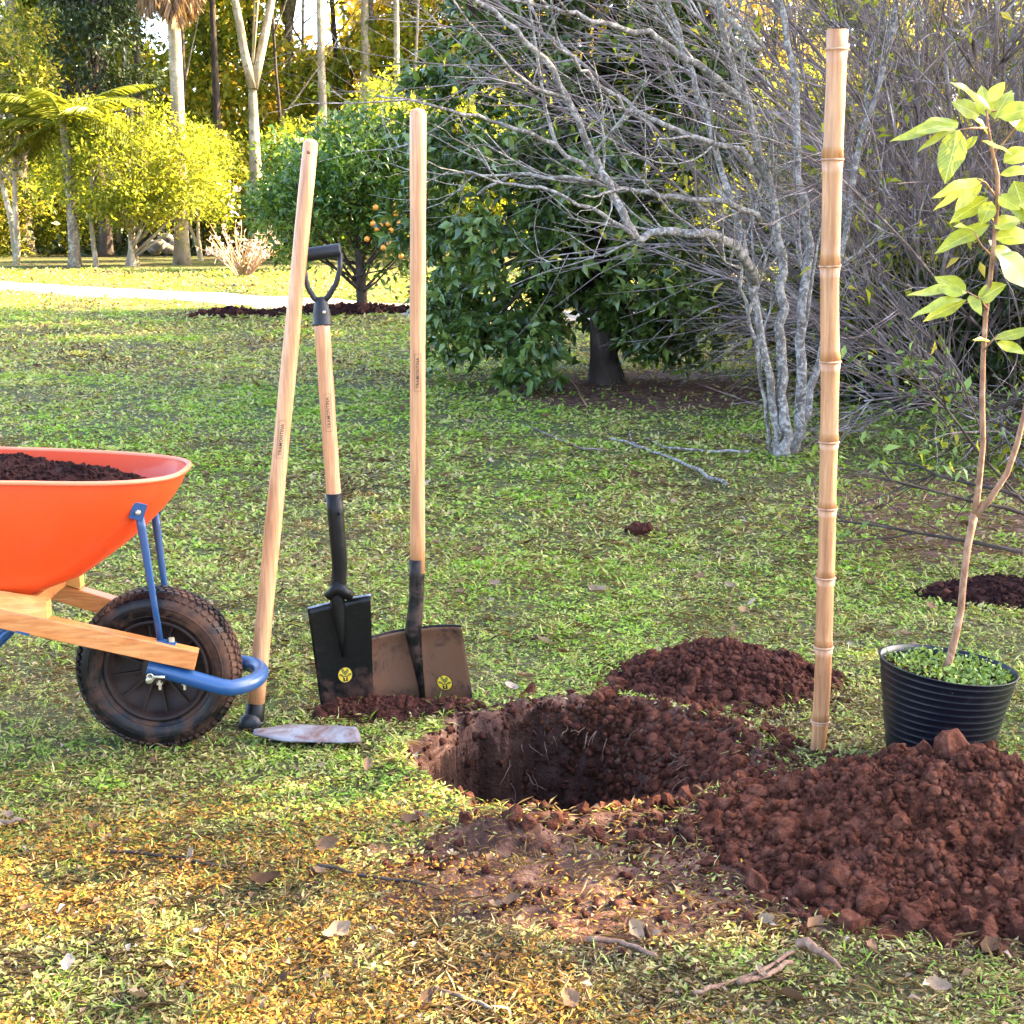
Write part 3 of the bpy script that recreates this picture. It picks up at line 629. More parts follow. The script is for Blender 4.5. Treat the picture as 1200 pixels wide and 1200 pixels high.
forked(432, 38, 11, .15, 'tall white-trunked tree between the two upright handles', M_barkpale, M_yellow, 8000, .75, 1.3)
forked(466, 35, 10, .09, 'slim white-trunked tree close to the left of the square shovel handle', M_barkpale, M_yellow, 7000, .8, 1.2)
forked(540, 40, 11, .2, 'pale tree seen between the shovel handle and the citrus tree', M_barkpale, M_yellow, 7000, .7, 1.4)
forked(30, 34, 10, .22, 'stout grey-brown tree at the left behind the slender twin stems', M_barkbrown, M_mid, 8000, .6, 1.4)
forked(-70, 32, 10, .25, 'tall tree just beyond the left edge of the view', M_barkbrown, M_mid, 7000, .6, 1.4)
forked(172, 35, 9, .14, 'dark-trunked tree left of the tall palm', M_barkdark, M_dark, 9000, .6, 1.2)
forked(262, 36, 9, .12, 'slim dark tree right of the tall palm', M_barkdark, M_mid, 6000, .7, 1.0)
forked(345, 40, 10, .2, 'dark brown tree behind the hoe handle', M_barkbrown, M_mid, 8000, .6, 1.3)
crowned_tree('conifer_tree', 'dark evergreen with drooping branches above the small palm', 'tree', tuple(base(125, 33)), 7, .15, ball_blobs((0, 0, 4.5), 1.3, 1.3, 1.6, 50, .5), 11000, .12, M_dark, M_barkdark, droop=.8)
# sunlit shrubs at the wood's edge
k_ = 0
for px_, Y_, h_, r_, mt_, lb_ in [(-20, 33, 1.6, 1.3, M_mid, 'olive bush at the foot of the trees at the far left'), (60, 35, 2.2, 1.3, M_yellow, 'yellow-green bush behind the small palm'), (250, 34, 2.4, .9, M_mid, 'green bush behind the foot of the slim dark tree'),
        (330, 35, 2.9, 1.3, M_yellow, 'bright yellow-green bush behind the hoe handle'), (420, 30, 3.3, 1.3, M_yellow, 'tall sunlit yellow-green bush behind the orange-fruited tree'), (500, 32, 3.8, 1.5, M_yellow, 'sunlit golden bush behind the square shovel handle'), (350, 27, 2.2, .8, M_citrus2, 'deep green bush behind the top of the hoe handle'),
        (590, 33, 4.2, 1.6, M_yellow, 'golden-leaved bush beyond the top left of the citrus tree'), (700, 30, 3.6, 1.7, M_yellow, 'sunlit bush hidden mostly behind the citrus tree'), (830, 26, 3.2, 1.6, M_yellow, 'pale green bush seen through the bare tree'), (930, 22, 3.2, 1.6, M_mid, 'olive bush behind the bare trunks'), (1040, 22, 3.5, 1.7, M_mid, 'green bush seen through the twigs right of the bamboo stake'), (1150, 21, 3.6, 1.8, M_mid, 'green bush seen through the twigs behind the sapling'), (1260, 20, 3.6, 1.8, M_mid, 'green bush at the far right behind the shrubs')]:
    crowned_tree('bush', lb_, 'bush', tuple(base(px_, Y_)), h_ * .7, .07, ball_blobs((0, 0, h_ * .55), r_, r_ * .8, h_ * .45, 34, .42, .4), 7000, .12, mt_, M_barkdark, stems=2)
for px_, Y_, r_, h_, n_, mt_, lb_ in [(1040, 9.6, .75, .95, 5200, M_dark, 'low dark leafy bush under the twigs right of the bamboo stake'), (1150, 9.3, .8, 1.15, 6000, M_mid, 'olive-green low bush under the twigs behind the sapling'), (960, 11.0, .8, .8, 4200, M_mid, 'low green bush just behind the foot of the bare trunks'), (1245, 8.8, .8, 1.2, 5000, M_dark, 'dark leafy bush at the right edge under the twigs')]:
    crowned_tree('bush', lb_, 'bush', tuple(base(px_, Y_)), h_ * .7, .03, ball_blobs((0, 0, h_ * .5), r_, r_ * .6, h_ * .5, 34, .17, .3), n_, .06, mt_, M_barkdark, stems=2, simple=False)
# pale dry flowering shrub
PB = aty(285, 328, 24.5); PB[2] = 0
def dryshrub():
    t = thing('flowering_shrub', 'small pale straw-coloured shrub with a few pink blossoms, left of the hoe handle', 'shrub', tuple(PB)); tw = []
    for i in range(60):
        a = random.uniform(0, 6.28); tw.append(grow((math.cos(a) * .08, math.sin(a) * .08, 0), (math.cos(a) * .7, math.sin(a) * .7, 1), random.uniform(.5, 1.0), .012, 5, .1, (0, 0, 0), .4))
    V, Fc = tube_bulk(tw, 4); np_mesh('stems', V, Fc, M_drypalm, t, rnd=rng.random(len(V)) * .2 + .8, smooth=True)
    P = np.array([pick(random.choice(tw)[0], random.uniform(.7, 1))[0][:] for _ in range(60)] + [(-.1 + random.gauss(0, .08), 0, random.uniform(.9, 1.5)) for _ in range(30)]); L = rng.uniform(.05, .09, len(P))
    leaf_mesh('blossoms', P, nrm(ugauss(len(P))), nrm(ugauss(len(P))), L, L * .8, M_blossom, t, simple=True)
    P = np.array([pick(random.choice(tw)[0], random.uniform(.3, 1))[0][:] for _ in range(300)]); L = rng.uniform(.06, .12, len(P))
    leaf_mesh('dry_leaves', P, nrm(ugauss(len(P)) + [[0, 0, 1]]), nrm(ugauss(len(P))), L, L * .25, M_blossom, t, simple=True)
dryshrub()
# the far wood closing the view: one mass nobody could count
def wood():
    n = 170000; x = rng.uniform(-24, 24, n); y = 41 + rng.random(n) * 7 + 2.5 * np.sin(x * .7); z = rng.random(n) ** .9 * 11
    keep = fbm(x * .45 + y * .1, z * .5, 70, 4) > .30 + z * .008; keep &= (z < 8.5 + 3 * fbm(x * .4, x * 0, 71, 2))
    P = np.stack([x, y, z], 1)[keep]; n = len(P); L = rng.uniform(.2, .42, n)
    rn = np.clip(fbm(P[:, 0] * .9, P[:, 2] * .9, 72, 3) * 1.9 - .38 + .35 * np.exp(-((P[:, 0] + 5) / 4) ** 2) + rng.normal(0, .16, n), 0, 1)
    leaf_mesh('far_wood', P, nrm(ugauss(n) - [[0, 0, .3]]), nrm(ugauss(n, .6) + [[0, 0, 1]]), L, L * .5, M_mid, None, rn, simple=True)
    n = 95000; x = rng.uniform(-14, 5, n); z = 1.5 + rng.random(n) * 8; y = 37.5 + rng.random(n) * 3; k = fbm(x * .8, z * .8, 80, 3) > .42; P = np.stack([x, y, z], 1)[k]; L = rng.uniform(.12, .26, len(P))
    rn = np.clip(fbm(P[:, 0] * 1.5, P[:, 2] * 1.5, 82, 3) * 1.2 - .1 + rng.normal(0, .2, len(P)), 0, 1); leaf_mesh('far_yellow_foliage', P, nrm(ugauss(len(P)) - [[0, 0, .3]]), nrm(ugauss(len(P), .6) + [[0, 0, 1]]), L, L * .5, M_yellow, None, rn, simple=True)
    n = 26000; x = rng.uniform(-24, 24, n); y = 33 + rng.random(n) * 8; z = rng.random(n) ** 1.6 * 1.5; P = np.stack([x, y, z], 1); L = rng.uniform(.12, .3, n)
    leaf_mesh('undergrowth', P, nrm(ugauss(n)), nrm(ugauss(n, .6) + [[0, 0, 1]]), L, L * .45, M_dark, None, simple=True)
    for k in range(40):
        x = -17 + 24 * (k + random.random() * .8) / 40; y = random.uniform(35.5, 40.5)
        bm_, cn = random.choice([(M_barkdark, 'dark'), (M_barkbrown, 'brown mottled'), (M_barkpale, 'pale')])
        t = thing('wood_trunk', 'thin %s trunk standing in front of the far wood' % cn, 'tree', (x, y, 0), 'thin %s trunks of the far wood' % cn)
        m = MB(); pts, rad = grow((0, 0, -.1), (random.gauss(0, .06), 0, 1), 8, random.uniform(.04, .11), 8, .03, (0, 0, 0), .5); m.tube(pts, rad, 7); m.build('trunk', bm_, t)
        lm = MB()
        for q in sprout(pts, rad, 6, 2.2, .8, .03, 5, .15, (0, 0, .4), .35): lm.tube(q[0], q[1], 4)
        lm.build('limbs', M_barkbrown, t)
wood()
# unseen shade trees right of the view, crowns shaped to shade the mid lawn
def shade():
    spots = [((7.2, 8.6), 'broad unseen shade tree standing right of the view beside the bare shrubs'), ((9.2, 13.5), 'second broad unseen shade tree right of the view, further back'), ((8.6, 18.5), 'third broad unseen shade tree right of the view near the road'), ((9.9, 2.6), 'nearest broad unseen shade tree to the right of the view')]
    bl = [[] for _ in spots]; hv = SUNV[:2] / SUNV[2]
    def lit(gx_, gy_):   # where the photograph shows sun on the lawn
        return (gy_ < 3.12 + .42 * float(sstep(-.75, -.35, gx_)) + .07 * math.sin(gx_ * 9) and gx_ < .52 and gx_ > -1.75) or (gy_ > 17.0 and gx_ < 1)
    for _ in range(7000):
        gx_ = random.uniform(-8, 7.5); gy_ = random.uniform(1.2, 22); h_ = random.uniform(5.0, 8.5)
        if abs(gx_) > .36 * gy_ + .9 or (lit(gx_, gy_) and random.random() > .06): continue
        if gy_ < 3.4 and random.random() < .12: continue
        c = (gx_ + hv[0] * h_, gy_ + hv[1] * h_, h_)
        i = min(range(len(spots)), key=lambda k: (c[0] - spots[k][0][0]) ** 2 + (c[1] - spots[k][0][1]) ** 2)
        if c[2] < 1.22 + .13 * c[1] + .5 and abs(c[0]) < .36 * c[1]: continue
        if len(bl[i]) < 900: bl[i].append((c[0] - spots[i][0][0], c[1] - spots[i][0][1], c[2], .26))
    for i, (p, lb) in enumerate(spots):
        if len(bl[i]): crowned_tree('unseen_shade_tree', lb, 'tree', (*p, 0), 6.0, .24, bl[i], len(bl[i]) * 34, .17, M_mid, M_barkbrown, wl=.55, limb_r=.06, clump=6)
shade()

# ------------------------------------------------------------------ clods and soil heaps
def clod_meshes(mat, n, sub=3, seed=0):
    V0, F0 = ico(sub); out = []
    for k in range(n):
        s_ = seed + k * 3; d = 1 + 1.1 * (fbm(V0[:, 0] * 1.5 + V0[:, 2] + 9 * k, V0[:, 1] * 1.5 - V0[:, 2], s_, 3) - .5) + .8 * (fbm(V0[:, 0] * 4 + 3 * V0[:, 2], V0[:, 1] * 4 + 2 * V0[:, 2] + k, s_ + 1, 3) - .5)
        e_ = np.abs(fbm(V0[:, 0] * 7 + 4 * V0[:, 2] + k, V0[:, 1] * 7 - 4 * V0[:, 2], s_ + 2, 3) - .5); d = d - .9 * e_ + .15 + rng.normal(0, .03, len(V0)); V = V0 * d[:, None] * [[1, .85, .72]]; out.append(mesh_data('clod', V, F0, mat, False))
    return out
CL1 = clod_meshes(M_soil, 8, 2, 100); CL2 = clod_meshes(M_soil2, 6, 2, 160)
def crumbs(name, P, S, mat, parent=None, sub=0, kind='stuff'):
    if sub == 0:
        b = bmesh.new(); bmesh.ops.create_icosphere(b, subdivisions=1, radius=1); 
        V0 = np.array([v.co[:] for v in b.verts]); F0 = np.array([[v.index for v in f.verts] for f in b.faces]); b.free()
    else: V0, F0 = ico(sub)
    if sub == 0:   # 20-faced body
        g_ = (1 + 5 ** .5) / 2; V0 = nrm(np.array([(-1, g_, 0), (1, g_, 0), (-1, -g_, 0), (1, -g_, 0), (0, -1, g_), (0, 1, g_), (0, -1, -g_), (0, 1, -g_), (g_, 0, -1), (g_, 0, 1), (-g_, 0, -1), (-g_, 0, 1)]))
        F0 = np.array([(0, 11, 5), (0, 5, 1), (0, 1, 7), (0, 7, 10), (0, 10, 11), (1, 5, 9), (5, 11, 4), (11, 10, 2), (10, 7, 6), (7, 1, 8), (3, 9, 4), (3, 4, 2), (3, 2, 6), (3, 6, 8), (3, 8, 9), (4, 9, 5), (2, 4, 11), (6, 2, 10), (8, 6, 7), (9, 8, 1)])
    n = len(P); k = len(V0); J = 1 + rng.normal(0, .27, (n, k, 1)); A = rng.uniform(.6, 1.25, (n, 1, 3))
    V = (P[:, None, :] + V0[None] * J * A * S[:, None, None]).reshape(-1, 3); T = (F0[None] + (np.arange(n) * k)[:, None, None]).reshape(-1, 3)
    return np_mesh(name, V, T, mat, parent, smooth=False, kind=kind)
def put_clods(t, meshes, pts, base_):
    for (x, y, z, r) in pts:
        o = link('clod', random.choice(meshes), t, (x - base_[0], y - base_[1], z - base_[2])); o.rotation_euler = [random.uniform(0, 6.28) for _ in range(3)]
        o.scale = (r * random.uniform(.85, 1.2), r * random.uniform(.85, 1.2), r)
def heap(name, label, cat, c, rad, h, mat, cmesh, nclod, ncr, nfine, rmin, rmax, seed, power=1.0, extra=(), zbase=None, surf=None):
    """rad = (left, right, front, back)"""
    t = thing(name, label, cat, (c[0], c[1], 0)); 
    def rr(x, y):
        dx = x - c[0]; dy = y - c[1]; a = np.arctan2(dy, dx); rx = np.where(dx < 0, rad[0], rad[1]); ry = np.where(dy < 0, rad[2], rad[3])
        return np.hypot(dx / rx, dy / ry) * (1 + .16 * (fbm(np.cos(a) * 2 + 7, np.sin(a) * 2 + 3, seed, 4) - .5) * 2)
    def hh(x, y):
        x = np.asarray(x, float); y = np.asarray(y, float)
        q = np.clip(1 - rr(x, y), -.05, 1); z0 = hfun(x, y) if zbase is None else zbase
        s_ = np.where(q > 0, np.abs(q) ** power, q * .6)
        e = sstep(0, .2, q)
        return z0 + h * s_ * (1 - .12 * sstep(.8, 1, q)) + e * h * .28 * (fbm(x * 12, y * 12, seed + 3, 3) - .5) + .5 * e * min(.05, h * .35) * (fbm(x * 40, y * 40, seed + 4, 4) - .5) - .004
    NR, NA = 56, 150; V = []; rs = (np.arange(NR + 1) / NR) ** .9 * 1.08; an = np.linspace(0, 2 * math.pi, NA, endpoint=False)
    Rg, Ag = np.meshgrid(rs, an, indexing='ij'); ca, sa = np.cos(Ag), np.sin(Ag)
    Xg = c[0] + Rg * ca * np.where(ca < 0, rad[0], rad[1]); Yg = c[1] + Rg * sa * np.where(sa < 0, rad[2], rad[3]); Zg = hh(Xg, Yg)
    V = np.stack([Xg - c[0], Yg - c[1], Zg], -1).reshape(-1, 3); I_ = np.arange((NR + 1) * NA).reshape(NR + 1, NA); I2 = np.roll(I_, -1, 1)
    Fq = np.stack([I_[:-1].ravel(), I_[1:].ravel(), I2[1:].ravel(), I2[:-1].ravel()], 1); np_mesh('soil_mound', V, Fq, mat, t, smooth=True)
    def rnd_pt(qmax=1.0, bias=.5):
        a = random.uniform(0, 6.283); q = random.random() ** bias * qmax; x = c[0] + q * math.cos(a) * (rad[0] if math.cos(a) < 0 else rad[1]); y = c[1] + q * math.sin(a) * (rad[2] if math.sin(a) < 0 else rad[3]); return x, y, q
    pts = []
    for _ in range(nclod):
        x, y, q = rnd_pt(1.06, .42); r = rmin + (rmax - rmin) * random.random() ** 2.4 * (.35 + .65 * q); pts.append((x, y, float(hh([x], [y])[0]) + r * .25, r))
    for x, y, r in extra: pts.append((x, y, float(hh([x], [y])[0]) + r * .45, r))
    put_clods(t, cmesh, pts, (c[0], c[1], 0))
    for n_, s0, s1, sub, nm, qm in ((ncr, rmin * .40, rmin * 1.35, 0, 'small_clods', 1.1), (nfine, .0016, .0055, 0, 'crumbs', 1.42)):
        if not n_: continue
        a = rng.uniform(0, 6.283, n_); q = rng.random(n_) ** .5 * qm; x = c[0] + q * np.cos(a) * np.where(np.cos(a) < 0, rad[0], rad[1]); y = c[1] + q * np.sin(a) * np.where(np.sin(a) < 0, rad[2], rad[3])
        ok = rr(x, y) < (1.04 if nm == 'small_clods' else 1.45); x = x[ok]; y = y[ok]; S = s0 + (s1 - s0) * rng.random(len(x)) ** 1.8; z = np.maximum(hh(x, y), hfun(x, y) if zbase is None else -9) + S * .3
        if zbase is not None: keep = rr(x, y) < 1.0; x, y, z, S = x[keep], y[keep], z[keep], S[keep]
        crumbs(nm, np.stack([x - c[0], y - c[1], z], 1), S, mat, t, sub)
    return t
PILE = (0.84, 2.84)
heap('soil_heap', 'large heap of crumbly red-brown soil with big clods, in front of the black pot', 'soil heap', PILE, (.46, .50, .45, .33), .205, M_soil, CL1, 270, 8000, 5500, .009, .034, 201, 1.1,
     extra=[(aty(1113, 872, 2.87)[0], 2.87, .034), (.68, 2.46, .034), (.79, 2.44, .032), (.92, 2.5, .036), (.86, 2.41, .03), (.99, 2.43, .034), (.62, 2.52, .026), (.44, 2.62, .028), (.52, 2.58, .022), (.37, 2.73, .022), (.95, 2.38, .024), (.72, 2.40, .022)])
heap('soil_heap', 'smaller dark heap of loose soil behind the hole, left of the bamboo stake', 'soil heap', (.50, 3.84), (.25, .36, .21, .22), .122, M_soil2, CL2, 160, 2600, 1800, .009, .026, 231, .95, extra=[(.45, 3.72, .022)])
heap('soil_heap', 'dark patch of dug soil on the lawn right behind the pot', 'soil heap', (1.52, 4.72), (.24, .30, .16, .18), .07, M_humus, CL2, 40, 900, 400, .008, .022, 251, .8)
heap('soil_heap', 'long low strip of dark dug soil at the foot of the orange-fruited tree', 'soil heap', (FB[0] - .15, FB[1] - .15), (1.0, .9, .30, .3), .10, M_humus, CL2, 60, 900, 0, .02, .06, 271, .6)
heap('soil_heap', 'small dark mound of dug soil left of the hoe handle, on the far lawn', 'soil heap', (at(270, 371)[0], at(270, 371)[1]), (.40, .55, .2, .2), .09, M_humus, CL2, 30, 400, 0, .02, .05, 281, .6)
heap('soil_clumps', 'loose dark soil pushed up at the foot of the spade and the square shovel', 'soil', (-.32, 3.585), (.19, .24, .065, .06), .034, M_soil2, CL2, 60, 900, 700, .006, .018, 291, .7)
LC = at(751, 626); t_ = thing('soil_clod', 'single dark lump of soil lying on the lawn behind the hole', 'soil clod', tuple(LC)); put_clods(t_, CL2, [(LC[0] + dx, LC[1] + dy, LC[2] + .018, r) for dx, dy, r in ((-.02, 0, .030), (.025, .01, .028), (.0, -.01, .024), (-.05, .01, .012))], LC)
# loose soil round the hole
def loose():
    n = 26000; x = rng.uniform(-.75, 1.3, n); y = rng.uniform(2.3, 4.1, n); d = dirtmask(x, y); keep = (rng.random(n) < (d - .12) * 1.1 * sstep(.32, .6, fbm(x * 7, y * 7, 90, 3)) * np.where(y < 2.85, .35, 1.0) + .015)
    x, y = x[keep], y[keep]; S = .002 + .011 * rng.random(len(x)) ** 4.0; z = hfun(x, y) + S * .3; crumbs('loose_soil', np.stack([x, y, z], 1), S, M_soil2)
    t = thing('clod_scatter', 'red-brown clods strewn around the rim of the hole', 'soil clods', (HC[0], HC[1], 0)); pts = []
    while len(pts) < 170:
        a = random.uniform(0, 6.283); q = random.uniform(.96, 1.45); xx = HC[0] + q * .36 * math.cos(a); yy = HC[1] + q * .35 * math.sin(a)
        if random.random() > (.08 + .92 * (xx > .2)): continue
        r = random.uniform(.006, .02) ; pts.append((xx, yy, zg(xx, yy) + r * .3, r))
    for px, py, r in [(588, 975, .019), (600, 985, .022), (570, 978, .017), (617, 990, .020), (545, 985, .018), (706, 950, .02), (690, 985, .016), (655, 975, .014), (800, 945, .026), (835, 950, .022), (780, 952, .02), (760, 905, .02), (815, 905, .022), (745, 925, .018), (700, 985, .02), (835, 975, .03), (865, 925, .02), (640, 1000, .012), (555, 965, .015)]:
        p = at(px, py); pts.append((p[0], p[1], zg(p[0], p[1]) + r * .3, r))
    put_clods(t, CL1, pts, (HC[0], HC[1], 0))
loose()

def roots():
    t = thing('hole_roots', 'fine pale roots and crumbs of earth sticking out of the walls of the hole', 'roots', (HC[0], HC[1], 0)); tw = []
    while len(tw) < 70:
        a = random.uniform(-.4, 3.6); q = random.uniform(.80, .97); x = HC[0] + q * .34 * math.cos(a); y = HC[1] + q * .33 * math.sin(a); z = zg(x, y)
        if z > -.01 or z < -.3: continue
        tw.append(grow((x - HC[0], y - HC[1], z), (-math.cos(a), -math.sin(a), random.uniform(-.8, .2)), random.uniform(.02, .07), .0011, 4, .35, (0, 0, -1.2), .4))
    V, Fc = tube_bulk(tw, 3); np_mesh('root_hairs', V, Fc, M_brtw0, t, smooth=True, kind='stuff')
    n = 16000; x = rng.uniform(-.25, .55, n) ; y = rng.uniform(2.95, 3.66, n); q = hole_r(x, y); k = (q < 1.0) & (rng.random(n) < .75); x, y = x[k], y[k]; S = .002 + .014 * rng.random(len(x)) ** 2.2 * (.4 + .6 * sstep(.05, .3, x))
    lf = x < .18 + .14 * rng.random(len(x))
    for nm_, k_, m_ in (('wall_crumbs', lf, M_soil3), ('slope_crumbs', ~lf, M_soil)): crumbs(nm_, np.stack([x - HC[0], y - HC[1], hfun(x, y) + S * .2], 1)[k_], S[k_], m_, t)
M_brtw0 = bark_mat('root_bark', (0.12, 0.07, 0.045), (0.25, 0.16, 0.11), (0.35, 0.25, 0.18), 60, 0.2, 0.5)
M_soil3 = soil_mat('shaded_pit_soil', (0.014, 0.005, 0.002), (0.085, 0.028, 0.013), (0.18, 0.068, 0.034))  # crumbs on the left wall, darkened to carry the pit's shade in colour
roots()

# ------------------------------------------------------------------ lettering burnt into the handles
def burnt_label(parent, base_, P0, P1, rad, frac, off=0.0):
    P0 = Vector(P0); P1 = Vector(P1); a = (P1 - P0).normalized(); cen = P0.lerp(P1, frac)
    f = (Vector((0, 0, CAMH)) - cen); f = (f - a * f.dot(a)).normalized(); r_ = a.cross(f) * -1
    if r_.x < 0: r_ = -r_
    rr = rad + .0006; B = Vector(base_)
    def wrap(u, v): th = (-v + off) / rr; return cen + a * u + (f * math.cos(th) + r_ * math.sin(th)) * rr - B
    cu = bpy.data.curves.new('lettering', 'FONT'); cu.body = 'TRAMONTINA'; cu.size = .0125; cu.resolution_u = 2; cu.offset = .0001; cu.space_character = 1.06
    to = bpy.data.objects.new('lettering', cu); C.objects.link(to); bpy.context.view_layer.update()
    me = bpy.data.meshes.new_from_object(to); C.objects.unlink(to); bpy.data.objects.remove(to)
    xs = [v.co.x for v in me.vertices]; ys = [v.co.y for v in me.vertices]; cx = (min(xs) + max(xs)) / 2; cy = (min(ys) + max(ys)) / 2; sc = .072 / (max(xs) - min(xs))
    V = [wrap((v.co.x - cx) * sc, (v.co.y - cy) * sc * 1.05) for v in me.vertices]
    mesh_obj('lettering', V, [tuple(p.vertices) for p in me.polygons], M_ink, parent, False)
    m = MB(); L, W, q = .044, .0085, .003; ring = []
    for (sx, sy, a0) in ((1, 1, 0), (-1, 1, 90), (-1, -1, 180), (1, -1, 270)):
        for k in range(4): an = R(a0 + 30 * k); ring.append((sx * (L - q) + q * math.cos(an), sy * (W - q) + q * math.sin(an)))
    ext = []
    for i in range(len(ring)):
        A_, B_ = ring[i], ring[(i + 1) % len(ring)]; n = max(1, int(math.hypot(A_[0] - B_[0], A_[1] - B_[1]) / .006))
        for k in range(n): ext.append((A_[0] + (B_[0] - A_[0]) * k / n, A_[1] + (B_[1] - A_[1]) * k / n))
    n = len(ext); V = [wrap(*p) for p in ext] + [wrap(p[0] * (1 - .00085 / L), p[1] * (1 - .00085 / W)) for p in ext]
    mesh_obj('label_border', V, [(i, (i + 1) % n, n + (i + 1) % n, n + i) for i in range(n)], M_inkborder, parent, False)
def handle(parent, base_, P0, P1, r0, r1, mat=M_handle, n=20):
    P0 = Vector(P0) - Vector(base_); P1 = Vector(P1) - Vector(base_); a = (P1 - P0).normalized(); pts = []; rad = []
    for i in range(13): pts.append(P0.lerp(P1, i / 12)); rad.append(r0 + (r1 - r0) * i / 12 + (.0006 * math.sin(i * 1.9)))
    pts[-1] = P1 - a * .012; rad[-1] = r1
    for k, q in ((.009, .96), (.005, .85), (.002, .62), (.0, .3)): pts.append(P1 - a * k); rad.append(r1 * q)
    m = MB(); m.tube(pts, rad, n); return m.build('handle', mat, parent)
def surface_patch(S, nu, nv, th, back=Vector((0, 1, 0))):
    V = []; Fc = []
    for s_ in (0, 1):
        for j in range(nv + 1):
            for i in range(nu + 1): V.append(Vector(S(i / nu * 2 - 1, j / nv)) + back * th * s_)
    W = nu + 1; N = W * (nv + 1)
    for j in range(nv):
        for i in range(nu):
            a = j * W + i; Fc.append((a, a + W, a + W + 1, a + 1)); Fc.append((N + a, N + a + 1, N + a + W + 1, N + a + W))
    edge = [i for i in range(W)] + [j * W + nu for j in range(1, nv + 1)] + [nv * W + i for i in range(nu - 1, -1, -1)] + [j * W for j in range(nv - 1, 0, -1)]
    for k in range(len(edge)): a, b = edge[k], edge[(k + 1) % len(edge)]; Fc.append((a, b, b + N, a + N))
    return V, Fc
def sticker(parent, S, u0, v0, wu, hv, r):
    """round sticker: yellow disc, dark ring, leaves and a black square with a letter, laid on surface S"""
    st = None
    def W(x, y, lift):
        u = u0 + x / wu; v = v0 - y / hv; p = Vector(S(u, v)); e = .01; du = Vector(S(u + e, v)) - p; dv = Vector(S(u, v + e)) - p; n = du.cross(dv).normalized()
        if n.y > 0: n = -n
        return p + n * lift
    def poly(name, rings, mat, lift, par):
        V = []; Fc = []
        for ring in rings:
            cx = sum(p[0] for p in ring) / len(ring); cy = sum(p[1] for p in ring) / len(ring); o = len(V); V.append(W(cx * r, cy * r, lift)); V += [W(p[0] * r, p[1] * r, lift) for p in ring]
            n = len(ring); Fc += [(o, o + 1 + i, o + 1 + (i + 1) % n) for i in range(n)]
        return mesh_obj(name, V, Fc, mat, par, False)
    circ = lambda q, n=28: [(q * math.cos(2 * math.pi * i / n), q * math.sin(2 * math.pi * i / n)) for i in range(n)]
    st = poly('sticker', [circ(1.0)], M_ink, .0016, parent); poly('sticker_face', [circ(.91)], M_sticker, .0021, st)
    def leaf(cx, cy, L, Wd, a, q): return [(cx + q * (L * math.cos(t) * math.cos(a) - Wd * math.sin(t) * math.sin(a)), cy + q * (L * math.cos(t) * math.sin(a) + Wd * math.sin(t) * math.cos(a))) for t in [2 * math.pi * i / 12 for i in range(12)]]
    lv = [(-.25, .5, .36, .17, R(112)), (.28, .42, .34, .17, R(68)), (-.52, .02, .3, .15, R(158)), (.56, -.02, .3, .15, R(22)), (0.02, .2, .3, .15, R(90))]
    poly('sticker_leaves', [leaf(*q, 1.0) for q in lv], M_ink, .0025, st); poly('sticker_leaf_fill', [leaf(q[0], q[1], q[2] - .07, q[3] - .06, q[4], 1.0) for q in lv], M_stickergreen, .0028, st)
    poly('sticker_square', [[(-.3, -.78), (.3, -.78), (.3, -.12), (-.3, -.12)]], M_ink, .0031, st)
    poly('sticker_letter', [[(-.17, -.32), (.17, -.32), (.17, -.22), (-.17, -.22)], [(-.05, -.66), (.07, -.66), (.07, -.32), (-.05, -.32)]], M_sticker, .0034, st)

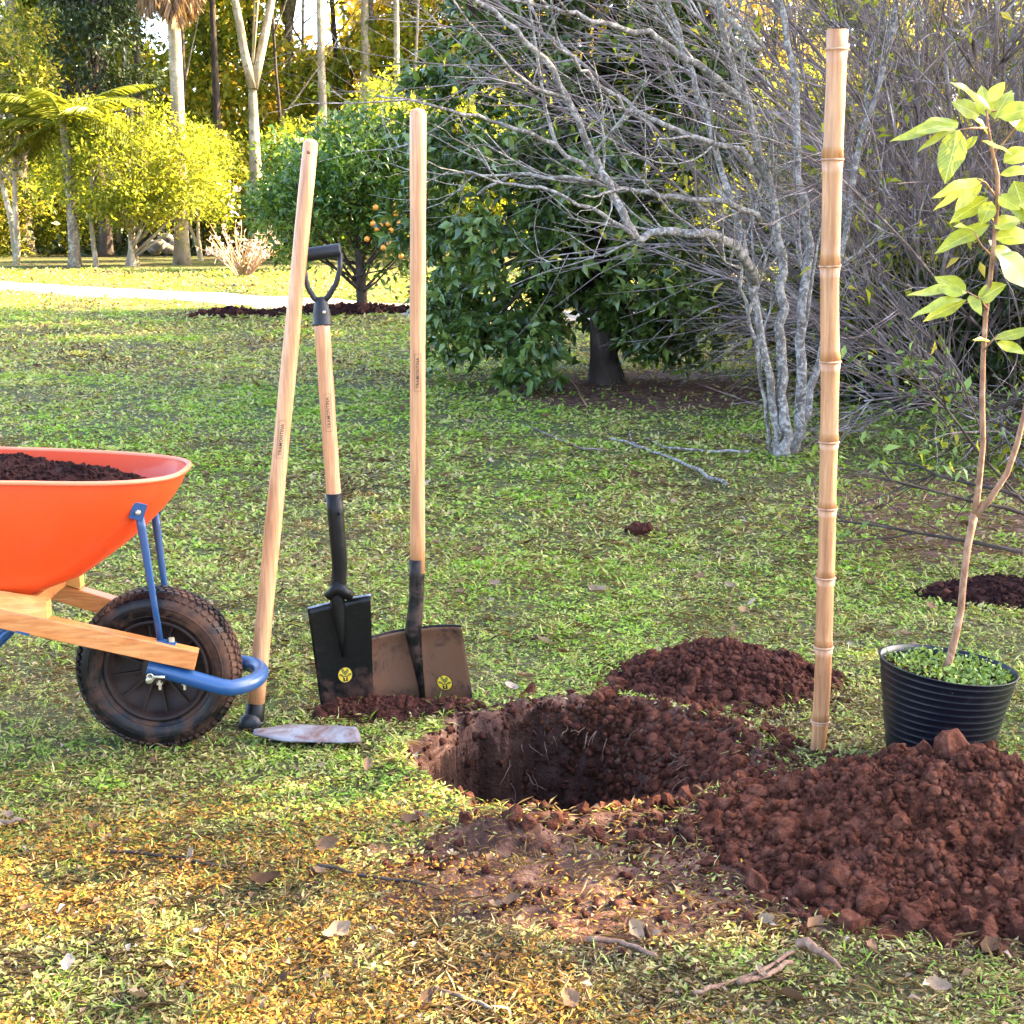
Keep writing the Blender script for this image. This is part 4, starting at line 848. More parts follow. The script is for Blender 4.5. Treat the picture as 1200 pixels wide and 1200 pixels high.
# --- D-handled spade
def spade():
    Y = 3.60; b = at(405, 828); b[2] = 0; t = thing('spade', 'black garden spade with D-shaped grip and narrow rectangular blade stuck in the turf', 'spade', tuple(b)); Bv = Vector(b)
    h0 = aty(392, 584, Y); h1 = aty(377, 376, Y + .02); r = .0175
    handle(t, b, Vector(h0) - Vector((0, 0, .03)), h1, .0172, .0185); burnt_label(t, b, h0, h1, .0180, .49, .0)
    m = MB(); P = [Vector(aty(x, y, Y + d)) - Bv for x, y, d in ((391.5, 578, 0), (393, 600, 0), (395.5, 630, 0), (398, 660, .004), (397, 680, .008), (395, 700, .006), (397, 720, .004), (400, 745, .006), (402, 770, .010))]
    m.tube(P, [.0198, .0195, .019, .0185, .018, .019, .015, .009, .003], 16); m.build('socket', M_black, t)
    m = MB(); P = [Vector(aty(x, y, Y - .012)) - Bv for x, y in ((380, 706), (386, 697), (392, 688))] ; m.tube([Vector(aty(383, 700, Y)) - Bv, Vector(aty(396, 688, Y)) - Bv, Vector(aty(413, 700, Y)) - Bv], [.010, .021, .012], 10); m.build('shoulder', M_black, t)
    m = MB(); q = Vector(aty(392.6, 600, Y)) - Bv + Vector((.012, -.0165, 0)); m.tube([q, q + Vector((0, -.004, 0))], .004, 8); m.build('rivet', M_black, t)
    c = [(361, 713), (434.5, 697), (439, 848), (380, 852)]
    A = [np.array(aty(x, y, Y + .012 + .02 * k)) for (x, y), k in zip(c, (0, 0, 1, 1))]
    def S(u, v):
        s_ = (u + 1) / 2; p = (A[0] * (1 - s_) + A[1] * s_) * (1 - v) + (A[3] * (1 - s_) + A[2] * s_) * v; p = p - np.array(b)
        p[1] += -.010 * u * u - .012 * math.exp(-(u / .22) ** 2) * max(0, 1 - v * 2.2); return p
    V, Fc = surface_patch(S, 18, 22, .0028); mesh_obj('blade', V, Fc, M_blade, t)
    for sgn, u0, u1 in ((-1, -1, -.28), (1, .3, 1)):   # folded foot treads
        m = MB(); m.tube([Vector(S(u0 + (u1 - u0) * k / 5, 0)) + Vector((0, .006, .001)) for k in range(6)], .0055, 8, flat=.45, up=(0, 0, 1)); m.build('foot_tread', M_tread, t)
    sticker(t, S, .0, .585, .072, .30, .0195)
    # grip
    g = [Vector(aty(x, y, Y + .03)) - Bv for x, y in ((357, 299), (398, 293))]
    ax = (g[1] - g[0]).normalized(); m = MB(); m.tube([g[0] - ax * .012, g[0] - ax * .008, g[0], g[1], g[1] + ax * .002, g[1] + ax * .004], [.008, .0145, .0155, .0155, .0145, .008], 16); m.build('grip_bar', M_plastic, t)
    for arr in ([(399, 297), (398.5, 315), (394, 332), (385, 347), (377, 356)], [(356, 303), (357, 320), (361, 337), (368, 349), (376, 356)]):
        m = MB(); m.tube([Vector(aty(x, y, Y + .03)) - Bv for x, y in arr], [.011, .0105, .0105, .0115, .013], 10, flat=.6); m.build('grip_arm', M_plastic, t)
    m = MB(); m.tube([Vector(aty(x, y, Y + .025)) - Bv for x, y in ((376, 348), (376.5, 356), (377, 368), (377.5, 377), (377.6, 379), (377.7, 381))], [.010, .0165, .0205, .0212, .0235, .0235], 16); m.build('grip_socket', M_plastic, t)
    q = Vector(aty(378, 366, Y)) - Bv; m = MB(); m.tube([q + Vector((.003, .007, 0)), q + Vector((.003, .0, 0))], .004, 8); m.build('screw', M_zinc, t)
M_tread = simple_mat('worn_steel_tread', (0.10, 0.10, 0.12), (0.35, 0.36, 0.40), 30, 0.35, 0.6)
spade()
# --- square shovel
def shovel():
    Y = 3.66; b = at(497, 826); b[2] = 0; t = thing('shovel', 'long-handled square shovel with a brown mud-worn blade, standing upright right of the spade', 'shovel', tuple(b)); Bv = Vector(b)
    h0 = aty(489, 657, Y); h1 = aty(490, 127, Y + .01)
    handle(t, b, Vector(h0) - Vector((0, 0, .03)), h1, .0178, .0192); burnt_label(t, b, h0, h1, .0186, .43, .0)
    m = MB(); P = [Vector(aty(x, y, Y + d)) - Bv for x, y, d in ((488.5, 655, 0), (488.5, 675, 0), (488, 700, 0), (486, 722, -.002), (484, 740, -.004), (486, 757, -.004), (489, 775, .0), (493, 800, .006), (496, 822, .014))]
    m.tube(P, [.0188, .0186, .018, .0195, .0205, .017, .013, .009, .006], 16); m.build('socket', M_sock, t)
    c = [(430, 744), (541, 729), (559, 842), (441, 850)]
    A = [np.array(aty(x, y, Y + .012 + .02 * k)) for (x, y), k in zip(c, (0, 0, 1, 1))]
    def S(u, v):
        s_ = (u + 1) / 2; p = (A[0] * (1 - s_) + A[1] * s_) * (1 - v) + (A[3] * (1 - s_) + A[2] * s_) * v; p = p - np.array(b)
        p[1] += .012 - .040 * u * u - .014 * math.exp(-((u - .02) / .12) ** 2) + .012 * math.exp(-((v) / .08) ** 2) * -1; return p
    V, Fc = surface_patch(S, 30, 20, .0025); mesh_obj('blade', V, Fc, M_shovel, t)
    m = MB(); m.tube([Vector(S(-1 + 2 * k / 12, 0)) + Vector((0, .002, .001)) for k in range(13)], .003, 6); m.build('top_edge', M_sock, t)
    sticker(t, S, .47, .60, .116, .228, .0190)
M_sock = muddy('dark_shovel_socket', (0.003, 0.003, 0.003), (0.05, 0.026, 0.018), 0.44, 0.35, 16)
shovel()
# --- hoe
def hoe():
    b = at(299, 852); b[2] = 0; t = thing('hoe', 'long-handled hoe standing on its flat steel blade, right of the wheelbarrow wheel', 'hoe', tuple(b)); Bv = Vector(b); Y = 3.49
    h0 = aty(299, 832, Y); h1 = aty(364.5, 163, Y + .05)
    handle(t, b, h0, h1, .0205, .0165); burnt_label(t, b, h0, h1, .0188, .49, -.001)
    a = (Vector(h1) - Vector(h0)).normalized(); q = Vector(h1) - a * .029 - Bv; f = Vector((0, -1, .0)); m = MB(); m.tube([q + f * .0145, q + f * .0172], .0042, 12); m.build('hang_hole', M_hole, t)
    c0 = Vector(h0) - Bv; m = MB(); m.tube([c0 - a * .022, c0 - a * .016, c0 + a * .018, c0 + a * .020], [.024, .0235, .0215, .0195], 16); m.build('collar', M_black, t)
    m = MB(); e = c0 - a * .030 + Vector((-.006, -.012, 0)); m.tube([e + Vector((0, .016, 0)), e + Vector((0, -.010, 0)), e + Vector((0, -.018, 0))], [.026, .027, .018], 14); m.tube([c0 - a * .032, c0 - a * .024], .026, 14); m.build('eye', M_plastic, t)
    # blade lying nearly flat on the grass
    def S(u, v):   # v along the blade to the right, u across
        px = 298 + 122 * v; w = (.020 + .036 * sstep(0, .35, v)) * (1 - .12 * sstep(.8, 1, v)); p = Vector(at(px, 857 + 5 * v, .026 - .012 * v)) - Bv
        return p + Vector((.012 * u * v, -u * w, .010 * (1 - u * u) * (.4 + .6 * float(v)) + .004 * float(v)))
    V, Fc = surface_patch(S, 10, 22, .0035, Vector((0, 0, -1))); mesh_obj('blade', V, Fc, M_hoe, t)
M_hole = simple_mat('dark_hole_wood', (0.10, 0.035, 0.015), (0.2, 0.08, 0.04), 60, 0.8)
hoe()

# ------------------------------------------------------------------ wheelbarrow
def barrow():
    WX, WY, WZ = -.795, 3.385, .182; b = (WX, WY, 0); t = thing('wheelbarrow', 'orange wheelbarrow with wooden rails, blue braces and a muddy black wheel', 'wheelbarrow', b); Bv = Vector(b)
    L = lambda p: Vector(p) - Bv
    # wheel
    wh = thing('wheel', None, None); wh.parent = t; wh.location = (0, 0, WZ)
    prof = [(.114, -.026), (.120, -.034), (.135, -.043), (.152, -.046), (.166, -.041), (.174, -.031), (.1775, -.016), (.1785, 0), (.1775, .016), (.174, .031), (.166, .041), (.152, .046), (.135, .043), (.120, .034), (.114, .026)]
    def rev(prof, n, close=False):
        V = []; Fc = []
        for i in range(n):
            a = 2 * math.pi * i / n
            for r_, y in prof: V.append((r_ * math.cos(a), y, r_ * math.sin(a)))
        k = len(prof)
        for i in range(n):
            for j in range(k - 1): A_, B_ = i * k + j, ((i + 1) % n) * k + j; Fc.append((A_, A_ + 1, B_ + 1, B_))
        return V, Fc
    V, Fc = rev(prof, 96); mesh_obj('tyre', V, Fc, M_tyre, wh)
    tb = MB(); N = 66
    for i in range(N):
        for row, y in enumerate((-.034, -.018, -.0, .018, .034)):
            a = 2 * math.pi * (i + .5 * (row % 2)) / N; r_ = .1795 if abs(y) < .02 else .1735; tilt = (0.3 if row % 2 else -.3)
            rot = Matrix.Rotation(-a, 3, 'Y') @ Matrix.Rotation(tilt, 3, 'X') @ (Matrix.Rotation(0.75 * (1 if y > 0 else -1) * (abs(y) > .02), 3, 'Z'))
            tb.box((r_ * math.cos(a), y, r_ * math.sin(a)), (.0065, .0125, .0115), rot)
    o = tb.build('tread', M_tyre, wh, False); o['kind'] = 'stuff'
    for rr_ in (.150, .128):
        m = MB(); m.tube([(rr_ * math.cos(2 * math.pi * i / 64), -(.0462 if rr_ > .14 else .0395), rr_ * math.sin(2 * math.pi * i / 64)) for i in range(65)], .0014, 5, False); m.build('sidewall_ridge', M_tyre, wh)
    V, Fc = rev([(.1145, -.026), (.118, -.036), (.113, -.039), (.108, -.034), (.104, -.020), (.100, -.010), (.045, -.004), (.038, -.012), (.034, -.030), (.014, -.032), (.012, .032), (.034, .030), (.038, .012), (.045, .004), (.100, .010), (.104, .02), (.113, .039), (.118, .036), (.1145, .026)], 64); mesh_obj('rim', V, Fc, M_rim, wh)
    for s_ in (-1, 1):
        for k in range(12):
            a = 2 * math.pi * (k + .3) / 12; m = MB(); m.box((.070 * math.cos(a), s_ * .013, .070 * math.sin(a)), (.068, .012, .004), Matrix.Rotation(-a, 3, 'Y')); m.build('spoke_rib', M_rim, wh, False)
    m = MB(); m.tube([(0, -.105, 0), (0, .105, 0)], .008, 12); m.build('axle', M_zinc, wh)
    # rails
    zf = float(aty(231, 772, 3.29)[2]); xf = float(aty(231, 772, 3.29)[0]); p0 = aty(0, 717, 3.27); sl_ = (p0[2] - zf) / (p0[0] - xf)
    for s_ in (-1, 1):
        y0 = WY + s_ * .098; y1 = WY + s_ * .27; m = MB(); xr = -2.25
        A_ = L((xf + (0 if s_ < 0 else -.01), y0, zf)); B_ = L((xr, y1, zf + sl_ * (xr - xf))); d = (B_ - A_).normalized(); mid = (A_ + B_) / 2
        rot = Matrix((d, Vector((0, 0, 1)).cross(d).normalized(), d.cross(Vector((0, 0, 1)).cross(d).normalized()))).transposed()
        m.box(mid, ((B_ - A_).length, .036, .043), rot, bev=.003); m.build('rail', M_rail, t, False)
        g_ = MB(); g_.tube([B_ - d * .02, B_ + d * .002, B_ - d * .16 + d * .30], [.019, .021, .018], 12); g_.build('hand_grip', M_plastic, t)
        # tapered spacer block between rail and tub
        bx0 = L((float(aty(63, 706, 3.29)[0]), y0 + s_ * .02, 0)).x; m = MB(); zt = lambda x: zf - WZ * 0 + sl_ * (x + Bv.x - xf) + .0215 + .001
        xs = [bx0, bx0 - .48]; V = []
        for x in xs:
            for yy in (-.018, .018):
                yc = A_.y + (B_.y - A_.y) * (x - A_.x) / (B_.x - A_.x) + yy
                V += [(x, yc, zt(x)), (x, yc, zt(x) + (.037 if x == xs[0] else .006 + .0) + (.0 if x == xs[0] else -.004))]
        m.add(V, [(0, 1, 3, 2), (4, 6, 7, 5), (0, 4, 5, 1), (2, 3, 7, 6), (0, 2, 6, 4), (1, 5, 7, 3)]); m.build('spacer_block', M_spacer, t, False)
        # brace strut to the front of the tub
        top = L(aty(163, 600, 3.27)) if s_ < 0 else L((float(aty(181, 598, 3.50)[0]), 3.50, float(aty(181, 598, 3.50)[2])))
        bot = L(aty(188, 752, 3.285)) if s_ < 0 else L((float(aty(200, 740, 3.485)[0]), 3.485, float(aty(200, 740, 3.485)[2])))
        m = MB(); m.tube([top, top.lerp(bot, .12), top.lerp(bot, .3), top.lerp(bot, .7), bot], [.009, .010, .009, .0072, .0072], 8, flat=.6, up=(0, 1, 0)); m.build('brace', M_blue, t)
        m = MB(); m.box(bot + Vector((.014, 0, -.001)), (.04, .024, .004), Matrix.Rotation(math.atan(-sl_), 3, 'Y')); m.build('brace_foot', M_blue, t, False)
        m = MB(); m.tube([bot + Vector((.024, 0, 0)), bot + Vector((.024, 0, .009))], .007, 6); m.build('bolt', M_zinc, t, False)
        dd = (bot - top).normalized(); n_ = Vector((.35, -.8 * (1 if s_ < 0 else -1), .2)).normalized(); m = MB(); rot = Matrix.Rotation(R(20), 3, 'Y') @ Matrix.Rotation(R(-20 * s_), 3, 'Z'); m.box(top + Vector((.001, .012 * s_, .004)), (.030, .004, .038), rot, bev=.001); m.build('brace_plate', M_blue, t, False)
        m = MB(); m.tube([top + Vector((.001, .021 * s_, .002)), top + Vector((.001, .012 * s_, .002))], [.0045, .0065], 10); m.build('bolt', M_zinc, t)
        # legs
        xl = L((float(aty(12, 735, 3.27)[0]), 0, 0)).x; yl = A_.y + (B_.y - A_.y) * (xl - A_.x) / (B_.x - A_.x); zl = zf + sl_ * (xl + Bv.x - xf) - .022
        for dx_ in (0, .018):
            m = MB(); m.tube([(xl + dx_, yl, zl), (xl + dx_ - .02, yl, zl - .012), (xl - .30 + dx_, yl + s_ * .03, .03), (xl - .34 + dx_, yl + s_ * .03, .008)], .007, 8); m.build('leg', M_blue, t)
        m = MB(); m.tube([(xl - .62, yl + s_ * .06, zf - sl_ * (-.62) + .08), (xl - .50, yl + s_ * .05, .04), (xl - .46, yl + s_ * .05, .008), (xl - .34, yl + s_ * .03, .008)], .009, 8); m.build('leg', M_blue, t)
        m = MB(); m.box((xl + .01, yl, zl - .001), (.09, .03, .005), Matrix.Rotation(math.atan(-sl_), 3, 'Y')); m.build('leg_plate', M_blue, t, False)
    # guard loop in front of the wheel
    zc = float(aty(235, 790, 3.285)[2]); z1 = float(aty(300, 800, 3.33)[2]); x0 = L(aty(174, 782, 3.285)).x; xt = L(aty(306, 800, 3.39)).x
    pts = [(x0, -.098, float(aty(174, 781, 3.285)[2]))]
    pts += [(x0 + (xt - .07 - x0) * k / 3, -.098, pts[0][2] + (z1 + .004 - pts[0][2]) * k / 3) for k in (1, 2, 3)]
    for k in range(1, 10): a = -math.pi / 2 + math.pi * k / 10; pts.append((xt - .07 + .07 * math.cos(a), .098 * math.sin(a), z1))
    pts += [(xt - .07, .098, z1), (x0, .098, zc)]
    m = MB(); m.tube([Vector(p) for p in pts], [.0165] + [.0175] * (len(pts) - 2) + [.0165], 14, flat=1.05, up=(0, 0, 1)); m.build('wheel_guard', M_blue, t)
    for x_, z_ in ((187, 797), (216, 797)):
        q = L(aty(x_, z_, 3.285)); m = MB(); m.tube([q, q + Vector((0, 0, -.022))], .0032, 6); m.tube([q + Vector((0, 0, -.004)), q + Vector((0, 0, -.010))], .0075, 6); m.build('bolt', M_zinc, t, False)
    q = L(aty(176, 793, 3.262)); m = MB(); m.tube([q + Vector((.0065 * math.cos(a), -.001, .0065 * math.sin(a))) for a in np.linspace(0, 6.28, 14)], .002, 6, False); m.tube([q + Vector((.006, 0, 0)), q + Vector((.032, 0, -.001))], .0032, 8); m.build('split_pin', M_zinc, t)
    # tub
    zr = .640; nseg = 72; CX, HL = -.724 - .43, .43
    def outline(s_, n, inset):
        V = []
        for i in range(n):
            a = 2 * math.pi * i / n; c_, s2 = math.cos(a), math.sin(a); e = 2 / 3.0
            x = math.copysign(abs(c_) ** e, c_); y = math.copysign(abs(s2) ** e, s2)
            hw = .205 + .05 * sstep(.4, -.8, x); fr = (.27 if x > 0 else .16) * s_; X = CX + x * (HL - inset) - (fr if x > 0 else -fr) * abs(x) ** 1.2; Yy = WY + .008 + y * (hw - inset) * (1 - .40 * s_)
            V.append((X, Yy))
        return V
    def loft(inset, name, flip):
        V = []; Fc = []; T = [0, .06, .14, .24, .36, .48, .6, .7, .8, .88, .94, .98, 1.0]
        for j, tt in enumerate(T):
            z = zr - (.268 - inset) * tt; s_ = tt ** 1.55
            if tt > .88: s_ += (tt - .88) * 1.1
            for x, y in outline(s_, nseg, inset): V.append(L((x, y, z - .010 * (1 - tt) * sstep(0, 1, (x - CX) / HL) )))
        k = len(T); V.append(L((CX, WY, zr - (.268 - inset)))); 
        for j in range(k - 1):
            for i in range(nseg): a, b2 = j * nseg + i, j * nseg + (i + 1) % nseg; Fc.append((a, b2, b2 + nseg, a + nseg))
        for i in range(nseg): Fc.append(((k - 1) * nseg + i, (k - 1) * nseg + (i + 1) % nseg, len(V) - 1))
        return V, Fc
    m = MB(); V, Fc = loft(0, 'tub', False); m.add(V, Fc); V, Fc = loft(.004, 'tub', True); m.add(V, [f[::-1] for f in Fc]); m.build('tub', M_tub, t)
    m = MB(); P = [L((x, y, zr + .001 - .010 * sstep(0, 1, (x - CX) / HL))) for x, y in outline(0, nseg, -.004)]; P.append(P[0]); P.append(P[1]); m.tube(P, .0068, 10, False, flat=.8, up=(0, 0, 1)); m.build('rolled_lip', M_lip, t)
    m = MB(); m.box((CX - Bv.x + .10, .008, zf + sl_ * (CX + .10 - xf) + .03), (.05, .24, .03), bev=.003); m.build('cross_bar', M_rail, t, False)
    m = MB(); m.box((CX - Bv.x - .20, .008, zf + sl_ * (CX - .20 - xf) + .005), (.05, .30, .03), bev=.003); m.build('cross_bar', M_rail, t, False)
    return CX
M_spacer = wood_mat('yellow_spacer_wood', (0.52, 0.26, 0.07), (0.64, 0.36, 0.11), (0.70, 0.44, 0.17), (4.0, 40, 40))
TCX = barrow()
heap('soil_load', 'dark crumbly soil piled inside the orange wheelbarrow tub', 'soil', (TCX - .02, 3.39), (.38, .36, .185, .185), .085, M_humus, clod_meshes(M_humus, 5, 2, 300), 120, 1600, 1200, .005, .015, 321, .45, zbase=.585)

# ------------------------------------------------------------------ bamboo stake
def bamboo():
    b = at(959, 880); b[2] = 0; t = thing('bamboo_stake', 'tall upright dry bamboo pole pushed into the ground between the two nearest soil heaps', 'stake', tuple(b)); Bv = Vector(b); Y = 3.345
    nodes = [(981.5, 35, .0235), (980.5, 58, .0225), (975.5, 187, .0225), (972.5, 312, .0215), (973, 424, .0215), (971.5, 518, .0205), (969.5, 596, .0205), (967.5, 677, .0205), (965, 758, .0205), (961, 845, .0195), (957, 884, .0175)]
    Pn = [Vector(aty(x, y, Y)) - Bv for x, y, r in nodes]
    for i in range(len(nodes) - 1):
        A_, B_ = Pn[i], Pn[i + 1]; ra, rb = nodes[i][2], nodes[i + 1][2]; pts = []; rad = []
        bow = Vector((random.gauss(0, .0012), 0, 0))
        for k in range(9):
            q = k / 8; pts.append(A_.lerp(B_, q) + bow * math.sin(q * math.pi)); e = .0022 * math.exp(-(q / .06) ** 2) + .0026 * math.exp(-((1 - q) / .09) ** 2); rad.append((ra + (rb - ra) * q) * .93 + e)
        if i == 0: 
            m = MB(); V, Fc = tube_arr([B_, A_, A_ - Vector((0, 0, .0)), A_ - Vector((0, 0, .02))], [rb * .95, ra * .95, ra * .78, ra * .76], 22, False); m.add(V, Fc); V, Fc = tube_arr([A_ - Vector((0, 0, .02)), A_ - Vector((0, 0, .021))], [ra * .76, .0005], 22, False); m.add(V, Fc); m.build('culm_segment', M_bamboo, t)
        else: m = MB(); m.tube(pts, rad, 22); m.build('culm_segment', M_bamboo, t)
        if 1 <= i < len(nodes) - 1:
            a = (Pn[i + 1] - Pn[i - 1]).normalized(); m = MB(); V, Fc = tube_arr([A_ - a * .003, A_ - a * .0012, A_ + a * .0012, A_ + a * .003], [ra * .93 + .001, ra * .93 + .0042, ra * .93 + .0042, ra * .93 + .001], 22); m.add(V, Fc); m.build('node_ring', M_node, t)
    q = Vector(aty(990, 57, Y)) - Bv; m = MB(); m.tube([q + Vector((-.012, 0, -.012)), q + Vector((0, -.002, 0)), q + Vector((.006, -.003, .010))], [.010, .008, .0045], 10); m.build('branch_stub', M_bamboo, t)
    q = Vector(aty(982, 312, Y)) - Bv; m = MB(); m.tube([q + Vector((-.005, -.006, 0)), q + Vector((.003, -.012, .003))], [.006, .0035], 8); m.build('branch_stub', M_bamboo, t)
bamboo()

# ------------------------------------------------------------------ pot and sapling
PC1 = at(1111, 779, .232); PR = .145
def pot():
    cb = (PC1[0] - .008, PC1[1] + .02, 0); t = thing('plant_pot', 'black ribbed plastic nursery pot of soil and weeds, tilted behind the large soil heap', 'pot', cb); 
    prof = [(.0, .104)] ; z = .0; prof = []
    N = 30
    for i in range(N + 1):
        q = i / N; r_ = .106 + (.145 - .106) * q; prof.append((q, r_)); 
        if q > .30 and i % 2 == 0 and i < N: prof.append((q + .006, r_ + .0013)); prof.append((q + .012, r_ + .0003))
    prof += [(1.0, .1475), (1.006, .1465), (1.004, .1425), (.93, .1405), (.86, .137)]
    V = []; n = 72
    for q, r_ in prof:
        for j in range(n):
            a = 2 * math.pi * j / n; wob = 1 + .012 * math.sin(3 * a + 1) * q
            x = r_ * math.cos(a) * wob; y = r_ * math.sin(a) * wob; V.append((x + .008 * q, y - .02 * q, .232 * q - .105 * x * q))
    k = len(prof); Fc = [(j * n + i, j * n + (i + 1) % n, (j + 1) * n + (i + 1) % n, (j + 1) * n + i) for j in range(k - 1) for i in range(n)]
    Fc.append(tuple(range(n))[::-1]); mesh_obj('pot_wall', V, Fc, M_potm, t)
    NR, NA = 22, 60; V = []
    for i in range(NR + 1):
        for j in range(NA):
            a = 2 * math.pi * j / NA; r_ = .1385 * i / NR; x = r_ * math.cos(a); y = r_ * math.sin(a)
            V.append((x + .008, y - .02, .205 - .105 * x + .022 * (float(fbm(x * 24 + 9, y * 24, 401, 3)) - .5) * (1 if i < NR - 1 else 0) + .012 * math.exp(-(r_ / .03) ** 2)))
    Fc = [(i * NA + j, (i + 1) * NA + j, (i + 1) * NA + (j + 1) % NA, i * NA + (j + 1) % NA) for i in range(NR) for j in range(NA)]; mesh_obj('potting_soil', V, Fc, M_humus, t)
    n = 1500; a = rng.uniform(0, 6.283, n); r_ = .135 * np.sqrt(rng.random(n)); x = r_ * np.cos(a); y = r_ * np.sin(a); ok = fbm(x * 22, y * 22, 410, 3) + .5 * sstep(-.08, .05, x) > .55; x, y = x[ok], y[ok]; n = len(x)
    P = np.stack([x + .008, y - .02, .208 - .105 * x + rng.random(n) * .026], 1); L = rng.uniform(.007, .017, n)
    leaf_mesh('weeds', P, nrm(ugauss(n) + [[0, 0, .35]]), nrm(ugauss(n, .5) + [[0, 0, 1]]), L, L * .6, M_weed, t, simple=False)
    return cb
def pot_mat():
    t_ = NT('black_pot_plastic'); co = t_.obj(); n1 = t_.noise(30, 6, .75, co); dust = t_.mix(t_.ramp(n1, [(.56, (0, 0, 0)), (.72, (.5, .5, .5))]), (0.003, 0.004, 0.008), (0.035, 0.03, 0.03))
    return t_.done(t_.princ(dust, .36, 0, .35, t_.bump(t_.noise(25, 3, .5, co), .15, .004)))
M_potm = pot_mat(); PB_ = pot()
def leaf_big(v):
    nu, nv = 8, 5; V = []; Fc = []; k = .25 + .12 * v
    for i in range(nu + 1):
        t = i / nu; wd = .5 * (math.sin(math.pi * min(1, t ** .85)) ** .8) * (1 - .25 * t) * .9 + (.012 if i in (0,) else 0)
        for j in range(nv):
            s_ = -1 + 2 * j / (nv - 1); V.append((s_ * wd, t, -.25 * k * t * t + .10 * abs(s_) * wd * 2 * (.4 + .1 * v) + .025 * math.sin(t * 11 + v) * abs(s_)))
    for i in range(nu):
        for j in range(nv - 1): a = i * nv + j; Fc.append((a, a + 1, a + nv + 1, a + nv))
    me = mesh_data('leaf', V, Fc, M_sapleaf); at_ = me.attributes.new('rnd', 'FLOAT', 'POINT'); at_.data.foreach_set('value', np.full(len(V), v / 4, np.float32)); return me
def sapling():
    b = Vector((PC1[0] - .002, PC1[1], .212)); t = thing('sapling', 'young tree with a forked reddish stem and bright yellow-green leaves, growing in the black pot', 'sapling', tuple(b)); Y = float(b.y)
    def path(lst): return [Vector(aty(x, y, Y + d)) - b for x, y, d in lst]
    st = path([(1104, 792, 0), (1112, 776, 0), (1120, 745, 0), (1126, 715, 0), (1129, 680, 0), (1134, 640, .0), (1142, 602, 0)])
    m = MB(); m.tube(st, [.011, .0085, .008, .0078, .0075, .0078, .0085], 12); m.build('stem', M_sapbark, t)
    s1 = path([(1142, 604, 0), (1147, 570, 0), (1152, 520, 0), (1151, 470, 0), (1152, 420, .01), (1155, 370, .01), (1160, 330, .0), (1164, 290, 0), (1169, 240, 0), (1169, 205, 0), (1163, 178, 0), (1158, 150, 0), (1156, 128, 0)])
    m = MB(); m.tube(s1, [.0082, .0066, .0062, .006, .0056, .0053, .005, .0048, .0046, .0046, .004, .003, .002], 10); m.build('branch', M_sapbark, t)
    s2 = path([(1143, 604, 0), (1160, 585, -.01), (1180, 555, -.02), (1192, 520, -.02), (1204, 470, -.03), (1216, 410, -.03), (1230, 350, -.04), (1240, 280, -.04), (1245, 200, -.04)])
    m = MB(); m.tube(s2, [.0078, .0066, .0062, .006, .0056, .005, .0045, .004, .002], 10); m.build('branch', M_sapbark, t)
    tw = [[(1157, 362, 0), (1148, 350, -.02), (1134, 342, -.04)], [(1153, 410, 0), (1160, 402, -.02), (1170, 392, -.03)], [(1163, 300, 0), (1150, 288, -.02), (1142, 272, -.03)], [(1166, 262, 0), (1180, 258, .03), (1195, 262, .05)], [(1168, 232, 0), (1155, 214, -.02), (1145, 210, -.03)], [(1164, 180, 0), (1178, 165, .02), (1190, 150, .03)], [(1157, 150, 0), (1140, 150, -.03), (1125, 152, -.04)], [(1155, 130, 0), (1170, 130, .02), (1185, 128, .03)]]
    for w_ in tw: m = MB(); m.tube(path(w_), [.0026, .002, .0016], 6); m.build('twig', M_sapbark, t)
    lv = [(1160, 128, 1119, 95, 24), (1148, 136, 1118, 118, 26), (1123, 144, 1076, 150, 30), (1122, 147, 1048, 158, 9), (1122, 152, 1077, 170, 12), (1124, 152, 1106, 212, 36), (1165, 140, 1184, 104, 26), (1170, 138, 1216, 122, 24), (1155, 136, 1152, 100, 22), (1140, 138, 1168, 162, 16), (1150, 165, 1185, 178, 18), (1146, 160, 1118, 182, 12), (1152, 211, 1096, 226, 15), (1150, 213, 1094, 241, 14), (1150, 216, 1118, 243, 22), (1158, 232, 1114, 258, 24), (1162, 236, 1150, 262, 20), (1170, 230, 1195, 243, 22), (1172, 205, 1215, 196, 16), (1176, 190, 1216, 172, 26), (1188, 212, 1206, 262, 34), (1160, 264, 1097, 291, 28), (1166, 268, 1196, 252, 24), (1166, 280, 1214, 272, 28), (1160, 292, 1200, 300, 18), (1172, 298, 1212, 336, 44), (1158, 282, 1178, 310, 22), (1142, 270, 1120, 262, 14),
          (1134, 343, 1070, 338, 14), (1128, 350, 1071, 364, 13), (1132, 352, 1083, 374, 18), (1146, 352, 1176, 332, 30), (1132, 342, 1097, 322, 24), (1128, 346, 1100, 334, 18), (1136, 346, 1150, 366, 14), (1166, 398, 1216, 384, 15), (1168, 402, 1202, 412, 18), (1160, 400, 1142, 396, 8), (1180, 140, 1216, 160, 22), (1160, 118, 1176, 96, 16), (1190, 150, 1216, 140, 22), (1240, 300, 1200, 310, 26), (1238, 250, 1196, 236, 24), (1244, 210, 1204, 190, 24), (1244, 200, 1262, 150, 26), (1236, 320, 1262, 360, 26), (1225, 380, 1262, 370, 24)]
    mes = [leaf_big(v) for v in range(5)]
